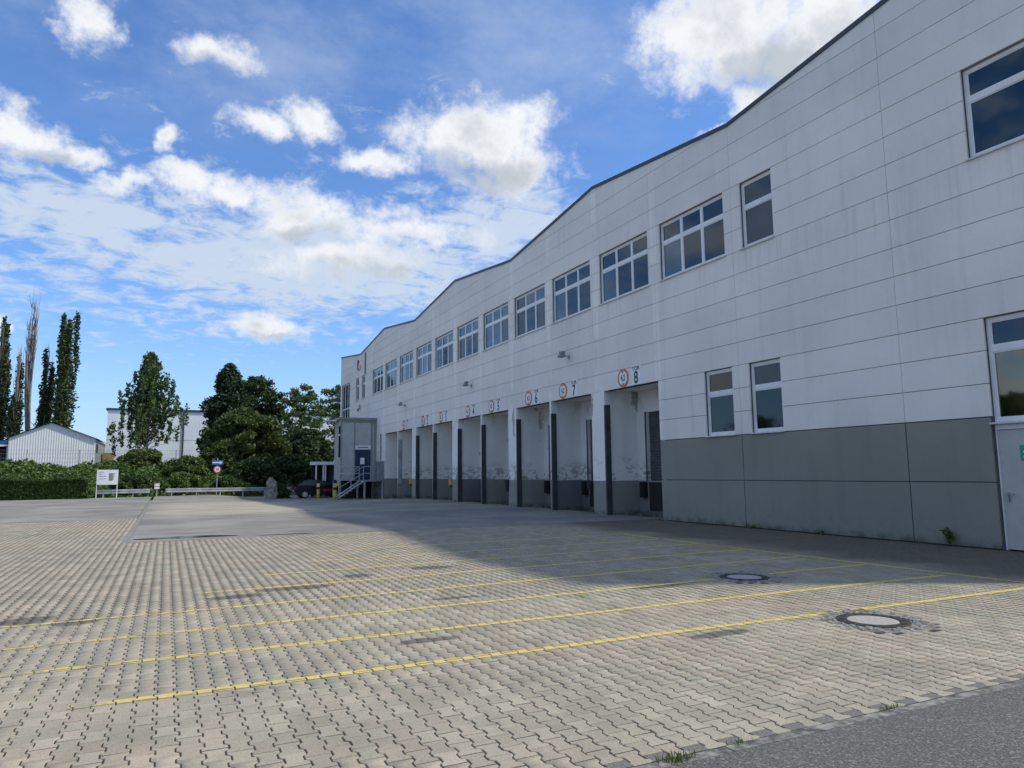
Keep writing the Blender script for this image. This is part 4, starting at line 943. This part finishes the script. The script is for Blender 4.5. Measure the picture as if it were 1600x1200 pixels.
def tree(name, x, y, ztop, wid, label, prof, mat, leaf, nc, per, crad, zlow, bark='bark', tr=.22, up=0.2, flat=.8, droop=0, dens_edge=.6, bare=0, group=None, hang=0, plume=0):
    z0 = ground_z(x, y); r = empty(name, (x, y, z0), label, 'tree', group); H = ztop - z0; mb = MB()
    tp = trunk(mb, (x, y, z0 - .3), (x + random.uniform(-.2, .2), y, z0 + H * .93), tr, .03, .25, 9)
    C = []; rad = []
    while len(C) < nc:
        t_ = random.random(); z = zlow + (ztop - zlow) * t_; pr = prof(t_) * wid / 2
        if pr <= 0.02: continue
        a = random.uniform(0, 6.283); q = pr * (random.uniform(0, 1) ** dens_edge) * random.uniform(.82, 1.12)
        C.append((x + q * math.cos(a), y + q * math.sin(a), z)); rad.append(crad * random.uniform(.55, 1.3) * (.5 + .5 * min(1, pr / (wid * .3))))
    for k in range(0, len(C), max(1, len(C) // 40)):
        c = Vector(C[k]); bz = z0 + max(.15 * H, (c.z - z0) * random.uniform(.5, .75)); j = Vector((x, y, bz))
        mid = j.lerp(c, .5) + Vector((0, 0, .12 * (c - j).length)); mb.tube([j, mid, c], [tr * .28, tr * .16, .02], 5)
    for k in range(bare):
        a = random.uniform(0, 6.28); zz = z0 + H * random.uniform(.45, .75); hh = ztop - zz + random.uniform(-.5, 1.5); o_ = random.uniform(.1, .5) * wid / 2
        mb.tube([(x, y, zz), (x + o_ * .6 * math.cos(a), y + o_ * .6 * math.sin(a), zz + hh * .3), (x + o_ * math.cos(a), y + o_ * math.sin(a), zz + hh)], [.09, .06, .015], 5)
    mb.build('trunk', bark, r, True)
    if plume:
        P = []
        for k in range(plume):
            a = random.uniform(0, 6.283); o_ = wid * .30 * math.sqrt(random.random()); ht = zlow + (ztop - zlow) * (1.0 if k == 0 else random.uniform(.5, .97)); n_ = int(nc * per / plume)
            zb_ = zlow + (ztop - zlow) * random.uniform(0, .25); tt = rng.uniform(0, 1, n_); lump = .72 + .28 * np.sin(tt * random.uniform(18, 30) + random.uniform(0, 6)); rr = (wid * .20 * (1 - tt ** 1.6) + .10) * lump
            aa = rng.uniform(0, 6.283, n_); q = np.sqrt(rng.uniform(0, 1, n_)) * rr; o2 = o_ * (.55 + .45 * np.minimum(1, tt * 1.6))
            P.append(np.stack([x + o2 * math.cos(a) + q * np.cos(aa), y + o2 * math.sin(a) + q * np.sin(aa), zb_ + (ht - zb_) * tt], 1))
        P = np.vstack(P)
    elif hang:
        P = []; C2 = []
        for k in range(nc):
            f = random.uniform(.12, 1.0); zz = zlow + (ztop - zlow) * f; L_ = wid / 2 * (1.05 if f < .5 else max(.07, 1.05 - (f - .5) * 1.95)) * random.uniform(.45, 1.15); a = random.uniform(0, 6.283)
            for j in range(4): g2 = (j + 1) / 4 * L_; C2.append((x + g2 * math.cos(a), y + g2 * math.sin(a), zz + .18 * g2 - .10 * g2 * g2))
        P = strands(C2, per, hang, .10)
    else: P = clumps(C, np.array(rad), per, flat)
    P = P + rng.normal(0, crad * .18, P.shape)
    leaves('crown', P, leaf, mat, r, up, droop=droop)
    return r
spind = lambda t: (min(1, t / .12)) * (1 - max(0, t - .35) / .65 * .82)
POP = 'poplars behind the metal shed'
tree('poplar_tree', -21.2, 118, 23.8, 4.6, 'full leafy poplar standing left of the bare-topped ones', spind, 'leaf_poplar', .27, 110, 95, .70, 3.0, flat=1.6, plume=9)
tree('poplar_tree', -18.4, 114, 18.2, 3.0, 'slim half-dead poplar with bare twigs above its leaves beside the full leafy one', spind, 'leaf_poplar', .25, 70, 55, .6, 3.0, bark='bark_pale', bare=8, flat=1.6, plume=9)
tree('poplar_tree', -15.6, 116, 19.2, 3.8, 'poplar with thinning grey top between the dead trunk and the tallest green poplar', spind, 'leaf_poplar', .25, 90, 65, .65, 3.0, bark='bark_pale', bare=7, flat=1.6, plume=9)
tree('poplar_tree', -13.0, 113, 24.3, 4.4, 'tall green poplar rising right behind the metal shed gable', spind, 'leaf_poplar', .27, 120, 95, .70, 3.0, flat=1.6, plume=9)
dt = empty('dead_poplar_tree', (-16.7, 112, 2.1), 'tall leafless dead poplar with bare upright branches', 'tree'); mb = MB()
for k in range(11):
    a = random.uniform(0, 6.28); o_ = random.uniform(.15, 1.25); zs = random.uniform(5, 14); zt_ = random.uniform(20, 27.2) if k > 2 else 27.2 - k * .6
    mb.tube([(-16.7, 112, zs), (-16.7 + .7 * o_ * math.cos(a), 112 + .7 * o_ * math.sin(a), zs + (zt_ - zs) * .35), (-16.7 + o_ * math.cos(a), 112 + o_ * math.sin(a), (zs + zt_) * .55 + 1), (-16.7 + 1.15 * o_ * math.cos(a) + .3, 112 + o_ * math.sin(a), zt_)], [.13, .10, .06, .012], 6)
    for j in range(9):
        zz = zs + (zt_ - zs) * random.uniform(.4, .9); mb.tube([(-16.7 + .9 * o_ * math.cos(a), 112 + .9 * o_ * math.sin(a), zz), (-16.7 + 1.1 * o_ * math.cos(a) + random.uniform(-.3, .3), 112, zz + random.uniform(1, 2.2))], [.05, .012], 4)
mb.tube([(-16.7, 112, 1.6), (-16.6, 112, 7), (-16.8, 112, 15), (-16.6, 112, 23)], [.36, .3, .18, .05], 8); mb.build('trunk', 'bark_pale', dt, True)
birchp = lambda t: (.6 + .4 * min(1, t / .2)) * (1 if t < .5 else max(.12, 1 - (t - .5) / .5 * .92)) * (.78 + .26 * math.sin(t * 19 + 1))
tree('birch_tree', -1.9, 80, 14.2, 6.2, 'drooping birch in front of the white hall', birchp, 'leaf_birch', .20, 62, 62, .30, 4.3, bark='bark_pale', tr=.16, droop=.9, dens_edge=.5, hang=2.0)
cone = lambda t: (1 - t) ** .62 * (.86 + .16 * math.sin(t * 23))
tree('yew_tree', 6.0, 86, 13.9, 8.2, 'dark pointed conifer towering behind the olive-green bush', cone, 'leaf_yew', .24, 330, 75, .62, 1.8, tr=.25, flat=.9, dens_edge=.45)
dome = lambda t: math.sqrt(max(0, 1 - (max(0, t - .35) / .65) ** 2))
tree('broadleaf_tree', 9.6, 92, 13.3, 8.0, 'round-topped tree half hidden behind the dark conifer', dome, 'leaf_dark', .26, 220, 75, .72, 3.0, dens_edge=.45)
tree('acacia_tree', 13.3, 82, 11.5, 5.2, 'airy light green tree with feathery layered foliage beside the hall', dome, 'leaf_acacia', .19, 80, 75, .62, 3.6, flat=.30, tr=.14, dens_edge=.5)
tree('acacia_tree', 18.2, 86, 12.0, 6.6, 'layered light green tree half hidden by the warehouse corner', dome, 'leaf_acacia', .20, 95, 75, .66, 3.2, flat=.32, tr=.15, dens_edge=.5)
bushp = lambda t: math.sqrt(max(0.02, 1 - (max(0, t - .3) / .7) ** 2))
def shrub(name, x, y, ztop, wid, label, mat, leaf, nc, per, crad, group=None):
    z0 = ground_z(x, y) if y > 62.5 else zg(x, y); r = empty(name, (x, y, z0), label, 'shrub', group); H = ztop - z0; C = []; mb = MB()
    while len(C) < nc:
        t_ = random.random() ** .8; pr = bushp(t_) * wid / 2; a = random.uniform(0, 6.283); q = pr * random.uniform(.35, 1.08)
        C.append((x + q * math.cos(a), y + q * math.sin(a) * .8, z0 + H * t_ * .96))
    for k in range(9): c = Vector(C[k * len(C) // 9]); mb.tube([(x + (c.x - x) * .1, y, z0 - .1), (Vector((x, y, z0)).lerp(c, .6)), c], [.05, .03, .01], 5)
    mb.build('stem', 'bark', r); leaves('foliage', clumps(C, crad, per, .8), leaf, mat, r, .4)
shrub('bush', 6.8, 74, 8.0, 7.4, 'big olive-green bush in front of the dark conifer', 'leaf_olive', .24, 200, 95, .62)
shrub('bush', 4.9, 73, 4.9, 3.2, 'lower olive-green bush at the left foot of the big one', 'leaf_olive', .22, 70, 80, .5)
shrub('bush', 9.2, 77, 5.6, 5.0, 'dark shrub mass between the big olive bush and the lean-to', 'leaf_dark', .24, 110, 85, .6)
shrub('bush', 13.0, 78, 6.2, 6.2, 'dark shrub mass behind the white lean-to', 'leaf_dark', .24, 130, 85, .65)
shrub('bush', 7.2, 71.2, 2.9, 4.6, 'low dark shrub behind the long guardrail and standing stone', 'leaf_dark', .20, 90, 80, .45)
shrub('bush', 11.0, 72.5, 3.4, 4.8, 'dark shrub behind the parked car', 'leaf_dark', .20, 90, 80, .5)
shrub('mound_shrub', -1.9, 73, 3.9, 4.0, 'rounded olive mound on the bank below the birch', 'leaf_olive', .18, 90, 85, .42)
shrub('mound_shrub', 1.7, 71.5, 3.2, 3.8, 'green mound on the bank under the hall wall with the rain pipe', 'leaf_ivy', .18, 80, 80, .42)
shrub('low_shrub', -2.3, 65.6, 1.6, 3.0, 'low shrub row directly behind the short guardrail', 'leaf_hedge', .14, 70, 90, .34)
shrub('low_shrub', 1.2, 66.6, 1.75, 3.4, 'low bright shrub behind the left end of the long guardrail', 'leaf_ivy', .14, 70, 90, .36)
shrub('low_shrub', 4.9, 68.0, 1.5, 2.4, 'low shrub at the foot of the road sign', 'leaf_hedge', .14, 55, 80, .32)
shrub('low_shrub', -5.4, 62.2, .75, 1.3, 'small tuft of weeds at the end of the clipped hedge', 'leaf_ivy', .10, 25, 60, .2)
shrub('round_bush', 8.35, 60.3, .82, 1.25, 'small round bush between the standing stone and the car', 'leaf_hedge', .08, 60, 80, .2)
# clipped hedge
hd = empty('hedge', (-9.5, 62.4, 0), 'long clipped dark green hedge at the yard edge', 'hedge')
n = 26000; face = rng.integers(0, 10, n); hx = rng.uniform(-16, -5.2, n); hy = np.where(face < 5, 61.75 + np.abs(rng.normal(0, .07, n)), rng.uniform(61.7, 63.2, n)); hz = np.where(face < 5, rng.uniform(0.02, 1.36, n), 1.36 + rng.normal(0, .05, n))
bulge = .08 * np.sin(hx * 1.7) + .05 * np.sin(hx * 4.1); hy += np.where(face < 5, bulge, 0); hz += np.where(face >= 5, bulge, 0)
leaves('foliage', np.stack([hx, hy, hz], 1), .11, 'leaf_hedge', hd, .2)
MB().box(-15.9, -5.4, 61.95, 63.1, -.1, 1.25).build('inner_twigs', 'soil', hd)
# ivy and brambles over the bank
n = 60000; bx = rng.uniform(-30, 11, n); t_ = rng.uniform(0, 1, n) ** .9
by = np.array([foot(v) for v in bx]) + .3 + t_ * 13
hump = 0.55 + .45 * np.sin(bx * .9 + by * .5) + .35 * np.sin(bx * 2.3 - by * 1.1)
bz = np.array([zt(a, b_) for a, b_ in zip(bx, by)]) + np.clip(hump, .1, 2) * rng.uniform(0.1, 1, n) * .75
tag(leaves('bank_ivy', np.stack([bx, by, bz], 1), .19, 'leaf_ivy', None, .8), 'ivy and bramble carpet covering the bank', 'ivy', kind='stuff')
# weeds at the foot of the wall and at the kerb
def weed(x, y, h, n, label, mat='leaf_ivy', size=.07, sp=.12):
    r = empty('weed', (x, y, 0), label, 'weed'); mb = MB(); P = []
    for k in range(n):
        a = random.uniform(0, 6.28); o_ = random.uniform(0, sp); hh = h * random.uniform(.5, 1); mb.tube([(x, y, -.01), (x + .4 * o_ * math.cos(a), y + .4 * o_ * math.sin(a), hh * .6), (x + o_ * math.cos(a), y + o_ * math.sin(a), hh)], [.006, .004, .002], 4)
        for j in range(7): f = random.uniform(.25, 1); P.append((x + o_ * f * math.cos(a) + random.uniform(-.03, .03), y + o_ * f * math.sin(a) + random.uniform(-.03, .03), hh * f))
    mb.build('stem', 'grass', r); leaves('leaf_spray', P, size, mat, r, .3)
weed(14.60, 9.63, .42, 12, 'leafy green weed growing from the foot of the green wall')
weed(14.62, 12.9, .09, 8, 'low weed patch at the base of the green wall', size=.04); weed(14.62, 15.2, .10, 9, 'tiny weeds at the wall foot below the paired windows', size=.04)
def grass(x, y, n, h, label, sp=.06):
    r = []; mb = MB()
    for k in range(n):
        a = random.uniform(0, 6.28); bx_, by_ = x + random.gauss(0, sp), y + random.gauss(0, sp * .4); hh = h * random.uniform(.4, 1); o_ = hh * random.uniform(.1, .7); w_ = .0025
        mb.sheet([(bx_ - w_, by_, -.005), (bx_ + w_, by_, -.005), (bx_ + o_ * .4 * math.cos(a) + w_, by_ + o_ * .4 * math.sin(a), hh * .65), (bx_ + o_ * math.cos(a), by_ + o_ * math.sin(a), hh)], [(0, 1, 2, 3)])
    o = mb.build('grass_tuft', 'grass'); at_ = o.data.attributes.new('tint', 'FLOAT', 'FACE'); at_.data.foreach_set('value', [random.random() for _ in o.data.polygons]); tag(o, label, 'grass', kind='stuff')
grass(2.62, 3.40, 90, .055, 'bright grass tuft growing in the kerb joint at the asphalt corner'); grass(3.12, 3.44, 40, .03, 'small grass tuft in the kerb joint beside a dark half block', .05)
grass(4.45, 3.44, 40, .03, 'small grass tuft in the kerb joint further along the road', .05)

n = 60000; wy_ = rng.uniform(-40, 190, n); wx_ = -46 + rng.normal(0, 1.6, n); top_ = 6.5 + 1.6 * np.sin(wy_ * .35) + 1.2 * np.sin(wy_ * .9 + 1)
tag(leaves('tree_belt', np.stack([wx_, wy_, rng.uniform(0, 1, n) ** .8 * top_], 1), .75, 'leaf_dark', None, .2), 'belt of dark trees across the yard', 'trees', kind='stuff')
